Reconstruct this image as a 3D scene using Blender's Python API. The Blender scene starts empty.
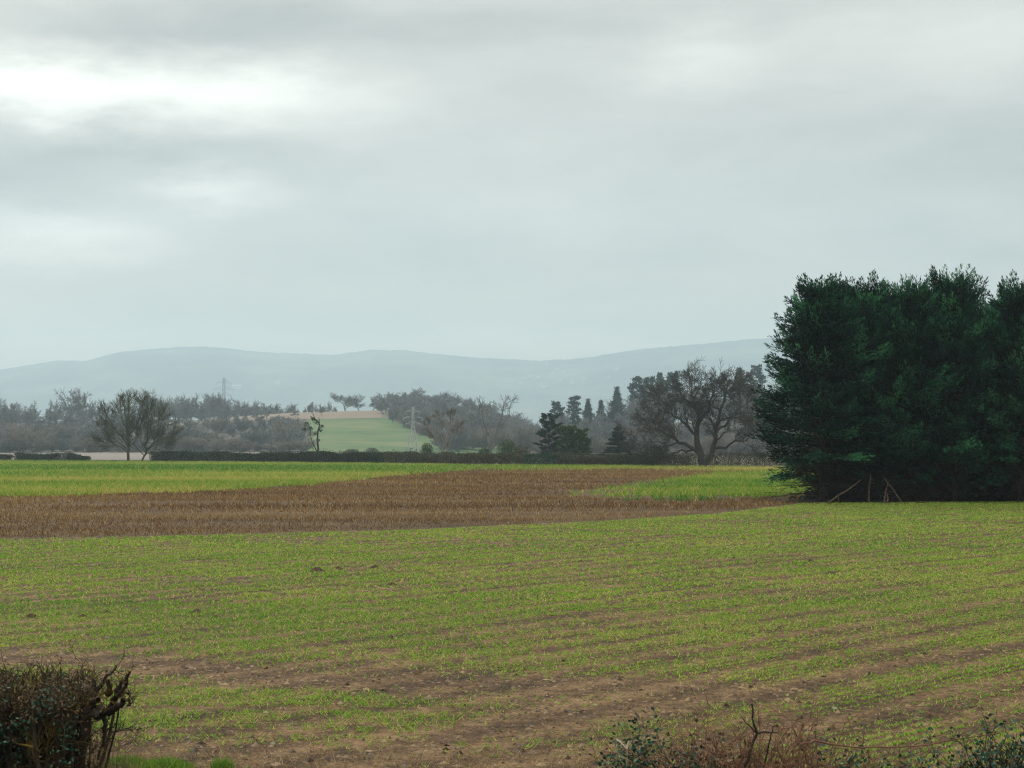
import bpy, math, random
import numpy as np
from mathutils import Vector, Matrix

R = math.radians
sc = bpy.context.scene
COL = sc.collection
NR = np.random.default_rng(7)
RND = random.Random(11)

# ------------------------------------------------------------------ camera model
CAM_H, FPX, HORIZON = 3.3, 1707.0, 446.0
PITCH = math.atan((HORIZON - 384.0) / FPX)
CT, ST = math.cos(PITCH), math.sin(PITCH)

def ray(px, py):
    u, v = (px - 512.0) / FPX, (384.0 - py) / FPX
    return u, CT - v * ST, ST + v * CT

def at(px, py, Y):
    dx, dy, dz = ray(px, py)
    t = Y / dy
    return np.array([dx * t, Y, CAM_H + dz * t])

def gpt(px, py):
    dx, dy, dz = ray(px, py)
    t = -CAM_H / dz
    return np.array([dx * t, dy * t, 0.0])

def proj(x, y, z=0.0):
    zz = z - CAM_H
    f = y * CT + zz * ST
    return 512 + FPX * x / f, 384 - FPX * (zz * CT - y * ST) / f

# ------------------------------------------------------------------ noise
_T = NR.random((256, 256))
def vnoise(x, y, s=1.0, off=0.0):
    x = np.asarray(x, float) / s + off * 17.13 + 1000; y = np.asarray(y, float) / s + off * 9.71 + 1000
    xi, yi = np.floor(x).astype(int), np.floor(y).astype(int)
    fx, fy = x - xi, y - yi
    fx = fx * fx * (3 - 2 * fx); fy = fy * fy * (3 - 2 * fy)
    a, b = _T[xi % 256, yi % 256], _T[(xi + 1) % 256, yi % 256]
    c, d = _T[xi % 256, (yi + 1) % 256], _T[(xi + 1) % 256, (yi + 1) % 256]
    return (a * (1 - fx) + b * fx) * (1 - fy) + (c * (1 - fx) + d * fx) * fy
def fbm(x, y, s, off=0.0, o=3):
    t, a, n = 0, 0.5, 0
    for k in range(o):
        t = t + a * vnoise(x, y, s / 2 ** k, off + k); n += a; a *= .5
    return t / n
def sstep(a, b, x):
    t = np.clip((np.asarray(x, float) - a) / (b - a), 0, 1)
    return t * t * (3 - 2 * t)

# ------------------------------------------------------------------ terrain
def pxcol(x, y): return 512 + FPX * np.asarray(x, float) / np.maximum(y, 1.0)
def H(x, y):
    x = np.asarray(x, float); y = np.asarray(y, float)
    pc = pxcol(x, np.full_like(y, 1150.0) if np.ndim(y) else 1150.0)
    crest = np.interp(pc, [-900, -200, 0, 200, 300, 400, 460, 520, 600, 800, 1200, 2000],
                          [16, 14, 15, 20, 25, 27, 21, 9, 6, 8, 10, 6])
    h = crest * sstep(640, 1150, y) * (1 - sstep(1500, 2300, y))
    rw = np.interp(pxcol(x, np.full_like(y, 800.0) if np.ndim(y) else 800.0), [500, 580, 800, 1400], [0, 4, 15, 18])
    h = h + rw * sstep(560, 830, y) * (1 - sstep(1100, 1700, y))
    return h + 0.0
def Hs(x, y): return float(H(np.array([x]), np.array([y]))[0])

# ------------------------------------------------------------------ mesh helpers
def tag(o, label=None, cat=None, group=None, kind=None):
    if label: o['label'] = label
    if cat: o['category'] = cat
    if group: o['group'] = group
    if kind: o['kind'] = kind
    return o

def mesh_np(name, V, F, mats, parent=None, tint=None, midx=None, smooth=False):
    V = np.asarray(V, np.float32); F = np.asarray(F, np.int32)
    me = bpy.data.meshes.new(name)
    k = F.shape[1]
    me.vertices.add(len(V)); me.vertices.foreach_set('co', V.ravel())
    me.loops.add(F.size); me.loops.foreach_set('vertex_index', F.ravel())
    me.polygons.add(len(F)); me.polygons.foreach_set('loop_start', np.arange(0, F.size, k, dtype=np.int32))
    if smooth: me.polygons.foreach_set('use_smooth', np.ones(len(F), bool))
    for m in (mats if isinstance(mats, (list, tuple)) else [mats]): me.materials.append(m)
    if midx is not None: me.polygons.foreach_set('material_index', np.asarray(midx, np.int32))
    me.update(calc_edges=True)
    if tint is not None:
        a = me.attributes.new('tint', 'FLOAT', 'FACE'); a.data.foreach_set('value', np.asarray(tint, np.float32))
    o = bpy.data.objects.new(name, me); COL.objects.link(o)
    if parent: o.parent = parent
    return o

def empty(name, loc=(0, 0, 0), rz=0.0, s=1.0):
    o = bpy.data.objects.new(name, None); COL.objects.link(o)
    o.empty_display_size = .2
    o.location = loc; o.rotation_euler = (0, 0, rz)
    o.scale = (s, s, s) if np.isscalar(s) else s
    return o

def copy_tree(root):
    c = root.copy(); COL.objects.link(c)
    for ch in root.children:
        d = ch.copy(); COL.objects.link(d); d.parent = c
        for g in ch.children:
            e = g.copy(); COL.objects.link(e); e.parent = d
    return c

def norm(a): return a / np.maximum(np.linalg.norm(a, axis=-1, keepdims=True), 1e-9)

def tubes(segs, n=5):
    """segs: (p0,p1,r0,r1) list -> verts, quads"""
    A = np.array([np.concatenate([s[0], s[1], [s[2], s[3]]]) for s in segs], float)
    P0, P1, r0, r1 = A[:, :3], A[:, 3:6], A[:, 6], A[:, 7]
    ax = norm(P1 - P0)
    ref = np.where(np.abs(ax[:, 2:3]) > .9, [[1., 0, 0]], [[0, 0, 1.]])
    u = norm(np.cross(ax, ref)); v = np.cross(ax, u)
    th = np.arange(n) * 2 * math.pi / n
    ring = u[:, None, :] * np.cos(th)[None, :, None] + v[:, None, :] * np.sin(th)[None, :, None]
    ext = (P1 - P0) * 0.04
    V = np.concatenate([P0[:, None, :] + ring * r0[:, None, None], (P1 + ext)[:, None, :] + ring * r1[:, None, None]], 1)
    i = np.arange(n); j = (i + 1) % n
    q = np.stack([i, j, j + n, i + n], 1)
    F = (q[None] + (np.arange(len(segs)) * 2 * n)[:, None, None]).reshape(-1, 4)
    return V.reshape(-1, 3), F

def kites(C, D, L, W, rng=NR, bias=None):
    """diamond leaf faces at C pointing along D"""
    C = np.asarray(C, float); D = norm(np.asarray(D, float)); n = len(C)
    r = rng.normal(size=(n, 3))
    if bias is not None: r = r * .6 + np.asarray(bias)
    s = norm(np.cross(D, r))
    L = np.broadcast_to(L, n)[:, None]; W = np.broadcast_to(W, n)[:, None]
    V = np.stack([C - D * L * .45, C + s * W * .5 - D * L * .05, C + D * L * .55, C - s * W * .5 - D * L * .05], 1)
    return V.reshape(-1, 3), np.arange(4 * n).reshape(-1, 4)

def blades(X, Y, Z, h, w, lean, rng=NR):
    n = len(X)
    a = rng.random(n) * 2 * math.pi; b = rng.random(n) * 2 * math.pi
    sx, sy = np.cos(a) * w * .5, np.sin(a) * w * .5
    tx, ty = np.cos(b) * lean * h, np.sin(b) * lean * h
    V = np.empty((n, 3, 3))
    V[:, 0] = np.stack([X - sx, Y - sy, Z], 1); V[:, 1] = np.stack([X + sx, Y + sy, Z], 1)
    V[:, 2] = np.stack([X + tx, Y + ty, Z + h], 1)
    return V.reshape(-1, 3), np.arange(3 * n).reshape(-1, 3)

# ------------------------------------------------------------------ materials
class NT:
    def __init__(s, nt): s.nt = nt; s.L = nt.links
    def n(s, t, **k):
        nd = s.nt.nodes.new(t)
        for a, v in k.items(): setattr(nd, a, v)
        return nd
    def val(s, sock, v):
        if hasattr(v, 'is_output') or isinstance(v, bpy.types.NodeSocket): s.L.new(v, sock)
        else: sock.default_value = v
    def math(s, op, a, b=None, c=None, clamp=False):
        m = s.n('ShaderNodeMath', operation=op, use_clamp=clamp)
        s.val(m.inputs[0], a)
        if b is not None: s.val(m.inputs[1], b)
        if c is not None: s.val(m.inputs[2], c)
        return m.outputs[0]
    def noise(s, vec, scale, detail=3, rough=.55, dist=0.0):
        m = s.n('ShaderNodeTexNoise'); m.inputs['Scale'].default_value = scale
        m.inputs['Detail'].default_value = detail; m.inputs['Roughness'].default_value = rough
        m.inputs['Distortion'].default_value = dist
        if vec is not None: s.L.new(vec, m.inputs['Vector'])
        return m.outputs['Fac']
    def ramp(s, fac, stops):
        m = s.n('ShaderNodeValToRGB'); e = m.color_ramp.elements
        while len(e) < len(stops): e.new(.5)
        for el, (p, c) in zip(e, stops): el.position = p; el.color = (*c, 1) if len(c) == 3 else c
        s.L.new(fac, m.inputs[0]); return m.outputs[0]
    def mix(s, f, a, b):
        m = s.n('ShaderNodeMix', data_type='RGBA')
        s.val(m.inputs[0], f)
        s.val(m.inputs[6], (*a, 1) if isinstance(a, tuple) and len(a) == 3 else a)
        s.val(m.inputs[7], (*b, 1) if isinstance(b, tuple) and len(b) == 3 else b)
        return m.outputs[2]
    def mapr(s, v, a, b, c=0., d=1.):
        m = s.n('ShaderNodeMapRange'); s.val(m.inputs[0], v)
        for i, q in zip((1, 2, 3, 4), (a, b, c, d)): m.inputs[i].default_value = q
        return m.outputs[0]

def base_mat(name):
    m = bpy.data.materials.new(name); m.use_nodes = True
    t = NT(m.node_tree); b = m.node_tree.nodes['Principled BSDF']
    b.inputs['Roughness'].default_value = .9
    b.inputs['Specular IOR Level'].default_value = .15
    return m, t, b

def leaf_mat(name, ca, cb, trans=.25, cc=None, rough=.7, spec=.15):
    m, t, b = base_mat(name)
    at_ = t.n('ShaderNodeAttribute', attribute_name='tint')
    st = [(0., ca), (1., cb)] if cc is None else [(0., ca), (.55, cb), (1., cc)]
    c = t.ramp(at_.outputs['Fac'], st)
    t.L.new(c, b.inputs['Base Color']); b.inputs['Roughness'].default_value = rough
    b.inputs['Specular IOR Level'].default_value = spec
    if trans > 0:
        tr = t.n('ShaderNodeBsdfTranslucent'); t.L.new(c, tr.inputs[0])
        mx = t.n('ShaderNodeMixShader'); mx.inputs[0].default_value = trans
        t.L.new(b.outputs[0], mx.inputs[1]); t.L.new(tr.outputs[0], mx.inputs[2])
        t.L.new(mx.outputs[0], m.node_tree.nodes['Material Output'].inputs[0])
    return m

def bark_mat(name, ca, cb, scale=3.0, moss=None, bump=.3):
    m, t, b = base_mat(name)
    g = t.n('ShaderNodeTexCoord').outputs['Object']
    f = t.noise(g, scale, 5, .65)
    c = t.ramp(f, [(.3, ca), (.7, cb)])
    if moss:
        f2 = t.mapr(t.noise(g, scale * .35, 4), .5, .66)
        c = t.mix(f2, c, moss)
    t.L.new(c, b.inputs['Base Color'])
    if bump:
        bp = t.n('ShaderNodeBump'); bp.inputs['Strength'].default_value = bump; bp.inputs['Distance'].default_value = .03
        t.L.new(f, bp.inputs['Height']); t.L.new(bp.outputs[0], b.inputs['Normal'])
    return m

def field_mat(name, stops, scales, bump=.0, row=None):
    """layered noise ground colour in world metres"""
    m, t, b = base_mat(name)
    g = t.n('ShaderNodeNewGeometry').outputs['Position']
    f = None
    for s, w in scales:
        q = t.math('MULTIPLY', t.noise(g, s, 4, .6), w)
        f = q if f is None else t.math('ADD', f, q)
    if row:
        ang, per, amt = row
        sp = t.n('ShaderNodeSeparateXYZ'); t.L.new(g, sp.inputs[0])
        d = t.math('ADD', t.math('MULTIPLY', sp.outputs[0], -math.sin(ang)), t.math('MULTIPLY', sp.outputs[1], math.cos(ang)))
        d = t.math('ADD', d, t.math('MULTIPLY', t.noise(g, .08, 2), 1.2))
        w_ = t.math('SINE', t.math('MULTIPLY', d, 2 * math.pi / per))
        f = t.math('ADD', f, t.math('MULTIPLY', w_, amt))
    c = t.ramp(f, stops)
    t.L.new(c, b.inputs['Base Color'])
    if bump:
        h = t.math('ADD', t.noise(g, 9., 5, .7), t.math('MULTIPLY', t.noise(g, 40., 3), .4))
        bp = t.n('ShaderNodeBump'); bp.inputs['Strength'].default_value = bump; bp.inputs['Distance'].default_value = .06
        t.L.new(h, bp.inputs['Height']); t.L.new(bp.outputs[0], b.inputs['Normal'])
    return m

M = {}
ROW_A = math.atan2(.75, .66)
M['soil'] = field_mat('soil', [(.38, (.018, .01, .004)), (.5, (.1, .056, .025)), (.62, (.235, .146, .072))], [(.6, .3), (5., .35), (24., .35)], 1.)
M['crop_soil'] = field_mat('crop_soil', [(.38, (.018, .01, .004)), (.5, (.085, .049, .021)), (.62, (.21, .132, .064))], [(.35, .25), (4., .35), (20., .4)], 1., (ROW_A, 1.1, .04))
M['stubble_soil'] = field_mat('stubble_soil', [(.34, (.03, .018, .006)), (.55, (.068, .04, .013)), (.7, (.11, .07, .026))], [(.12, .4), (1.5, .35), (12., .25)], .5, (R(4), 6., .05))
M['cover_soil'] = field_mat('cover_soil', [(.35, (.07, .055, .025)), (.65, (.12, .13, .04))], [(.2, .5), (2., .5)], .4)
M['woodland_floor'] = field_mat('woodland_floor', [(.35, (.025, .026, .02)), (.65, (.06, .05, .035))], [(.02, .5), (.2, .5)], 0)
M['shaded_needles'] = field_mat('shaded_needles', [(.35, (.012, .009, .007)), (.7, (.03, .02, .014))], [(1., .5), (9., .5)], .4)  # litter colour darkened with the shade under the cypress belt
M['ground'] = field_mat('ground', [(.35, (.075, .07, .045)), (.5, (.11, .1, .065)), (.65, (.13, .115, .075))], [(.004, .5), (.03, .3), (.3, .2)], 0)
M['pale_field'] = field_mat('pale_field', [(.3, (.12, .106, .09)), (.7, (.19, .168, .143))], [(.01, .6), (.2, .4)], 0)
M['pasture'] = field_mat('pasture', [(.36, (.03, .075, .022)), (.5, (.058, .105, .032)), (.64, (.125, .13, .055))], [(.012, .6), (.06, .4)], 0)
M['plough'] = field_mat('plough', [(.3, (.12, .092, .066)), (.7, (.18, .14, .1))], [(.01, .6), (.2, .4)], 0)
M['hill'] = field_mat('hill', [(.4, (.008, .011, .011)), (.5, (.03, .04, .025)), (.6, (.12, .125, .07))], [(.0016, .45), (.006, .35), (.02, .2)], 0)
M['clod'] = leaf_mat('clod', (.022, .013, .006), (.095, .06, .028), 0, (.2, .138, .07))
M['crop'] = leaf_mat('crop', (.035, .19, .01), (.225, .38, .032), .35, (.5, .4, .14))
M['stalk'] = leaf_mat('stalk', (.075, .04, .014), (.2, .112, .04), .15, (.46, .32, .13))
M['cover'] = leaf_mat('cover', (.035, .16, .008), (.19, .31, .03), .35, (.48, .36, .11))
M['tussock'] = leaf_mat('tussock', (.02, .11, .005), (.1, .25, .02), .3, (.25, .26, .06))
M['drygrass'] = leaf_mat('drygrass', (.16, .105, .055), (.36, .27, .15), .25)
M['leyland'] = leaf_mat('leyland', (.0015, .008, .006), (.008, .058, .033), .12, (.07, .28, .11), .6, .12)  # ramp stretched from shade black to highlight green, light put into leaf colour
M['pine'] = leaf_mat('pine', (.012, .03, .022), (.025, .06, .035), .1)
M['evergreen'] = leaf_mat('evergreen', (.03, .055, .018), (.06, .1, .03), .2)
M['hedge'] = leaf_mat('hedge', (.012, .022, .012), (.03, .045, .02), .12, (.085, .08, .04))
M['scrubleaf'] = leaf_mat('scrubleaf', (.028, .032, .015), (.07, .072, .034), .2, (.17, .14, .075))
M['hedge_green'] = leaf_mat('hedge_green', (.008, .03, .016), (.025, .08, .03), .15)
M['ivy'] = leaf_mat('ivy', (.005, .025, .017), (.014, .06, .036), .15, (.07, .15, .09), .5, .2)
M['dryleaf'] = leaf_mat('dryleaf', (.035, .024, .014), (.1, .068, .04), .3, (.22, .15, .09))
M['bark'] = bark_mat('bark', (.022, .02, .017), (.07, .064, .053), 2.5, (.045, .05, .027))
M['bark_olive'] = bark_mat('bark_olive', (.035, .035, .018), (.085, .085, .04), 2.5, (.07, .085, .03))
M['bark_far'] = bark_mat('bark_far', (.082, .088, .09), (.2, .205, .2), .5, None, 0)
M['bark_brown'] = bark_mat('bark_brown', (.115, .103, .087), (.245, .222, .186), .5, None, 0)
M['bark_dark'] = bark_mat('bark_dark', (.012, .01, .008), (.045, .035, .026), 8., None, .4)
M['bark_lichen'] = bark_mat('bark_lichen', (.018, .014, .01), (.055, .042, .028), 10., (.15, .11, .025), .4)
M['deadwood'] = bark_mat('deadwood', (.05, .036, .024), (.13, .098, .068), 6., None, .4)
M['cane'] = bark_mat('cane', (.08, .035, .025), (.2, .11, .07), 8., None, .2)
M['bleached'] = bark_mat('bleached', (.36, .3, .23), (.5, .43, .34), 12., None, .2)
M['stone'] = bark_mat('stone', (.13, .15, .085), (.26, .26, .17), 14., None, .4)
M['steel'] = bark_mat('steel', (.3, .32, .33), (.42, .44, .45), 1., None, 0)
M['steel_dark'] = bark_mat('steel_dark', (.16, .17, .18), (.24, .25, .26), 1., None, 0)
M['render_wall'] = bark_mat('render_wall', (.3, .29, .28), (.4, .39, .37), .3, None, 0)
M['roof_tile'] = bark_mat('roof_tile', (.13, .09, .08), (.2, .14, .12), .6, None, 0)
M['roof_slate'] = bark_mat('roof_slate', (.2, .2, .21), (.28, .28, .29), .6, None, 0)

# ------------------------------------------------------------------ ground sheets
def sheet(name, xs_of_y, ys, off, mat, kind='structure', nx=40):
    """grid sheet draped on the terrain between x ranges given per row"""
    V = []
    for y in ys:
        a, b = xs_of_y(y)
        x = np.linspace(a, b, nx); V.append(np.stack([x, np.full(nx, y), H(x, np.full(nx, y)) + off], 1))
    V = np.concatenate(V); ny = len(ys)
    i = np.arange(ny - 1)[:, None] * nx + np.arange(nx - 1)[None]
    F = np.stack([i, i + 1, i + 1 + nx, i + nx], -1).reshape(-1, 4)
    o = mesh_np(name, V, F, mat, smooth=True); o['kind'] = kind
    return o

ysg = np.concatenate([np.linspace(-60, 400, 24), np.linspace(420, 2400, 110), np.geomspace(2500, 10300, 30)])
sheet('ground', lambda y: (-(260 + .95 * max(y, 0)), 260 + .95 * max(y, 0)), ysg, 0, M['ground'], nx=220)

def flatpoly(name, pts, z, mat):
    o_me = bpy.data.meshes.new(name)
    o_me.from_pydata([(p[0], p[1], z) for p in pts], [], [list(range(len(pts)))])
    o_me.materials.append(mat); o = bpy.data.objects.new(name, o_me); COL.objects.link(o); o['kind'] = 'structure'
    return o

# region borders on the ground, given where they lie in the photograph and carried on beyond its frame
CB = ([-600, -250, 0, 200, 400, 600, 720, 805, 1024, 1500], [552, 544, 539, 535, 530, 521, 513, 502.5, 501, 497])   # crop / stubble
HB = ([-700, 0, 250, 500, 660, 800, 1024, 1600], [459.5, 461.3, 463, 466, 467.3, 468.3, 470, 474])                   # field edge hedge
LG = ([-700, 0, 200, 300, 400, 480, 560, 700, 800, 1600], [505, 497, 492, 486, 475.5, 469, 468.6, 469.5, 470.5, 477])       # green / stubble
def cb(px): return np.interp(px, *CB)
def hb(px): return np.interp(px, *HB)
def lg(px): return np.interp(px, *LG)
RG_LO = ([560, 600, 700, 770, 805, 1500], [493, 498.5, 500, 497.5, 494.5, 488])
RG_UP = ([560, 600, 660, 720, 770, 1500], [492, 489, 481, 474.5, 471, 477])
pxs = np.linspace(-600, 1500, 60)
near = [(-30, 15, 0), (30, 15, 0)]
flatpoly('crop_field', near[:1] + near[1:] + [gpt(p, cb(p)) for p in pxs[::-1]], .004, M['crop_soil'])
flatpoly('stubble_field', [gpt(p, cb(p)) for p in pxs] + [gpt(p, hb(p)) for p in pxs[::-1]], .008, M['stubble_soil'])
flatpoly('cover_strip', [gpt(p, lg(p) - 2.2) if lg(p) - 2.2 > hb(p) + .4 else gpt(p, hb(p) + .4) for p in pxs] + [gpt(p, hb(p)) for p in pxs[::-1]], .012, M['cover_soil'])
# bare soil: the worn track and the headland, as a density of the crop
def seg_band(px, py, pts, half):
    """vertical distance to a polyline, in units of its half width"""
    xs, ys = zip(*pts)
    hw = np.interp(px, xs, half) if not np.isscalar(half) else half
    d = np.abs(py - np.interp(px, xs, ys)) / hw
    inside = (px > xs[0]) & (px < xs[-1])
    return np.where(inside, np.exp(-d ** 2.5), 0)
def bare(x, y):
    px, py = proj(x, y)
    wob = (fbm(x, y, 2.2, 3.3) - .5) * 2
    py2 = py + wob * 9; 
    b = seg_band(px, py2, [(-400, 652), (0, 656), (150, 667), (300, 679), (420, 687), (600, 688), (760, 684)], [8, 8, 10, 13, 15, 16, 8])
    b = np.maximum(b, seg_band(px, py2, [(330, 775), (440, 740), (560, 715), (680, 699), (780, 690), (860, 674), (960, 655), (1090, 636)], [26, 24, 24, 20, 14, 9, 6, 4]))
    b = np.maximum(b, .95 * sstep(728, 752, py2) * (1 - sstep(560, 720, px)))
    b = np.maximum(b, .75 * seg_band(px, py2, [(640, 760), (760, 735), (900, 712), (1100, 690)], 13))
    return b
def rowdir(x, y):
    return -math.sin(ROW_A) * x + math.cos(ROW_A) * y
def crop_cover(x, y):
    px, py = proj(x, y)
    head = sstep(672, 700, py) * (1 - sstep(560, 760, px))            # headland drilled along the hedge
    d = rowdir(x, y) + (fbm(x, y, 14, 8.) - .5) * .7
    d2 = y + (fbm(x, y, 6, 5.) - .5) * 1.2
    d = d * (1 - head) + d2 * head
    line = np.abs((d / 1.75 + 0.5 * vnoise(x, y, 30, 4.)) % 1.0 - .5) * 2                    # misses between drill passes
    line = 1 - .98 * np.exp(-(line / .2) ** 2) * sstep(.12, .42, vnoise(x * .7 + y * .75, x * .75 - y * .7, 3.5, 12.))
    patch = sstep(.3, .62, fbm(x, y, 2.2, 1.) * .5 + fbm(x, y, .45, 2.) * .5)
    return np.clip(line * (.16 + .78 * patch) * (1 - bare(x, y)), 0, 1), d

def scatter(y0, y1, dens, rng, slope=.38, pad=4.0):
    """points of a wedge of ground in front of the camera"""
    w0, w1 = slope * y0 + pad, slope * y1 + pad
    n = int((w0 + w1) * (y1 - y0) * dens)
    y = y0 + (y1 - y0) * rng.random(n); x = (rng.random(n) * 2 - 1) * w1
    k = np.abs(x) < slope * y + pad
    return x[k], y[k]

# winter crop seedlings
Vs, Fs, Ts = [], [], []
nv = 0
for (y0, y1, dens, k, hh, ww) in [(15, 24, 330, 3, .04, .013), (24, 36, 260, 3, .042, .016), (36, 55, 150, 3, .045, .026), (55, 108, 80, 3, .05, .04)]:
    x, y = scatter(y0, y1, dens, NR)
    px, py = proj(x, y)
    c, d = crop_cover(x, y)
    keep = (NR.random(len(x)) < c) & (py > cb(px) + .6)
    x, y, d = x[keep], y[keep], d[keep]
    # pull the plants toward their drill row
    s = .22; off = (d / s - np.round(d / s)) * s * .75
    pxk, pyk = proj(x, y)
    x = x + math.sin(ROW_A) * off; y = y - math.cos(ROW_A) * off
    x = np.repeat(x, k); y = np.repeat(y, k); n = len(x)
    x = x + NR.normal(size=n) * .025; y = y + NR.normal(size=n) * .025
    big = .7 + .6 * fbm(x, y, 3, 6.)
    V, F = blades(x, y, np.full(n, .004), hh * big * (.5 + .9 * NR.random(n)), ww, 1.3)
    Vs.append(V); Fs.append(F + nv); nv += len(V)
    t = .1 + .55 * fbm(x, y, 4, 2.) + NR.normal(size=n) * .17
    t = np.where(NR.random(n) < .18, .85 + .15 * NR.random(n), t)
    Ts.append(np.clip(t, 0, 1))
o = mesh_np('crop_seedlings', np.concatenate(Vs), np.concatenate(Fs), M['crop'], tint=np.concatenate(Ts))
tag(o, 'young green winter crop drilled in rows across the near field', 'crop', kind='stuff')

# straw and soil crumbs on the bare ground
x, y = scatter(15, 60, 190, NR)
b = bare(x, y); keep = NR.random(len(x)) < (.16 + .84 * b)
x, y = x[keep], y[keep]; n = len(x)
sz = .011 + .034 * NR.random(n) ** 3
oct_ = np.array([[1, 0, 0], [0, 1, 0], [-1, 0, 0], [0, -1, 0], [0, 0, .55]], float)
V = np.stack([x, y, np.full(n, .003)], 1)[:, None] + oct_[None] * sz[:, None, None] * (1 + .5 * NR.normal(size=(n, 5, 1)))
Fo = np.array([[0, 1, 4], [1, 2, 4], [2, 3, 4], [3, 0, 4]])
o = mesh_np('soil_clods', V.reshape(-1, 3), (Fo[None] + (np.arange(n) * 5)[:, None, None]).reshape(-1, 3), M['clod'], tint=np.repeat(np.clip(.45 + NR.normal(size=n) * .3, 0, 1), 4))
tag(o, 'loose brown soil crumbs lying over the bare track', 'soil', kind='stuff')
x, y = scatter(15, 70, 30, NR)
n = len(x); a = NR.random(n) * 6.283
V, F = kites(np.stack([x, y, np.full(n, .02)], 1), np.stack([np.cos(a), np.sin(a), NR.random(n) * .5], 1), .05 + .1 * NR.random(n), .012)
o = mesh_np('straw_litter', V, F, M['drygrass'], tint=NR.random(n))
tag(o, 'pale straw bits strewn thinly between the seedlings', 'straw', kind='stuff')

# stubble stalks
Vs, Fs, Ts = [], [], []; nv = 0
for (y0, y1, dens, hh, ww) in [(50, 85, 40, .14, .024), (85, 140, 24, .17, .038), (140, 290, 10, .22, .065)]:
    x, y = scatter(y0, y1, dens, NR)
    px, py = proj(x, y)
    tx = (px, py)
    inr = (px > 570) & (py < np.interp(px, *RG_LO)) & (py > np.interp(px, *RG_UP))
    thin = (.25 + .75 * sstep(.3, .6, fbm(x * .3, y, 4, 3.))) * (1 - .4 * np.exp(-(((y + .06 * x + fbm(x, y, 12, 5.)) / 5.5) % 1. - .5) ** 2 / .01))
    keep = (py < cb(px) - .4) & (py > lg(px)) & ~inr & (NR.random(len(x)) < thin) & ~((px > 800) & (py > 485))
    x, y = x[keep], y[keep]
    row = np.round(y / .75) * .75 + NR.normal(size=len(y)) * .1; y = np.where(y < 120, row, y)
    k = 2; x = np.repeat(x, k) + NR.normal(size=len(x) * k) * .05; y = np.repeat(y, k) + NR.normal(size=len(y) * k) * .05; n = len(x)
    V, F = blades(x, y, np.full(n, .008), hh * (.3 + 1.1 * NR.random(n) ** 2), ww, .6)
    Vs.append(V); Fs.append(F + nv); nv += len(V)
    t = np.clip(.42 + NR.normal(size=n) * .2 + (fbm(x * .4, y, 9, 4.) - .5) * .8, 0, 1)
    Ts.append(np.where(NR.random(n) < .07, .95, t))
o = mesh_np('stubble_stalks', np.concatenate(Vs), np.concatenate(Fs), M['stalk'], tint=np.concatenate(Ts))
tag(o, 'rusty brown dead stalks standing across the middle field', 'stubble', kind='stuff')

# leafy cover crop strips
Vs, Fs, Ts = [], [], []; nv = 0
for (y0, y1, dens, hh, ww) in [(95, 170, 12, .34, .075), (170, 385, 5, .4, .12)]:
    x, y = scatter(y0, y1, dens, NR, pad=14)
    px, py = proj(x, y)
    edge = (fbm(x * .3, y, 2.5, 7.) - .5)
    inr = (px > 570) & (py < np.interp(px, *RG_LO) + edge * 7 + NR.normal(size=len(x)) * .7) & (py > np.interp(px, *RG_UP) + edge * 6 + NR.normal(size=len(x)) * .6)
    feather = sstep(575, 740, px)
    inr &= NR.random(len(x)) < (.1 + .9 * feather) * (.35 + .65 * sstep(.3, .5, fbm(x, y, 3.5, 11.)))
    inl = (py < lg(px) + edge * 6 + NR.normal(size=len(x)) * .5) & (py > hb(px) - .15)
    keep = (inr | inl) & (NR.random(len(x)) < .12 + .88 * sstep(.32, .62, fbm(x * .25, y, 5, 3.) * .6 + .4 * fbm(x, y, 1.6, 13.)))
    x, y, right, py = x[keep], y[keep], inr[keep], py[keep]
    k = 4; n = len(x) * k
    x = np.repeat(x, k) + NR.normal(size=n) * .18; y = np.repeat(y, k) + NR.normal(size=n) * .18; right = np.repeat(right, k); pyr = np.repeat(py, k)
    V, F = blades(x, y, np.full(n, .01), hh * (.4 + .9 * NR.random(n)), ww * (.6 + .8 * NR.random(n)), .9)
    Vs.append(V); Fs.append(F + nv); nv += len(V)
    pxr, _ = proj(x, y)
    t = .42 + (fbm(x * .22 + y * .1, y, 17, 9., 4) - .5) * 1.7 + NR.normal(size=n) * .2
    t = np.where(right, t - .12, t)
    Ts.append(np.clip(np.where(NR.random(n) < np.where(right, .05, .14), .9, t), 0, 1))
o = mesh_np('cover_crop', np.concatenate(Vs), np.concatenate(Fs), M['cover'], tint=np.concatenate(Ts))
tag(o, 'bright green and yellow leafy cover crop along the far field edge', 'crop', kind='stuff')

# far fields draped on the rising ground
def pxrange(a, b): return lambda y: ((a - 512) / FPX * y, (b - 512) / FPX * y)
sheet('pale_field', pxrange(-300, 300), np.linspace(395, 690, 20), .12, M['pale_field'])
def past(y):
    f = (y - 690) / 275
    return ((308 - 512) / FPX * y, (np.interp(f, [0, .25, .47, 1], [482, 456, 436, 393]) - 512) / FPX * y)
sheet('pasture', past, np.linspace(690, 965, 30), .25, M['pasture'])
sheet('plough_strip', lambda y: ((218 - 512) / FPX * y, (382 - 512) / FPX * y), np.linspace(965, 1185, 16), .35, M['plough'])
sheet('pasture', pxrange(455, 520), np.linspace(600, 800, 14), .3, M['pasture'])

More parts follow.
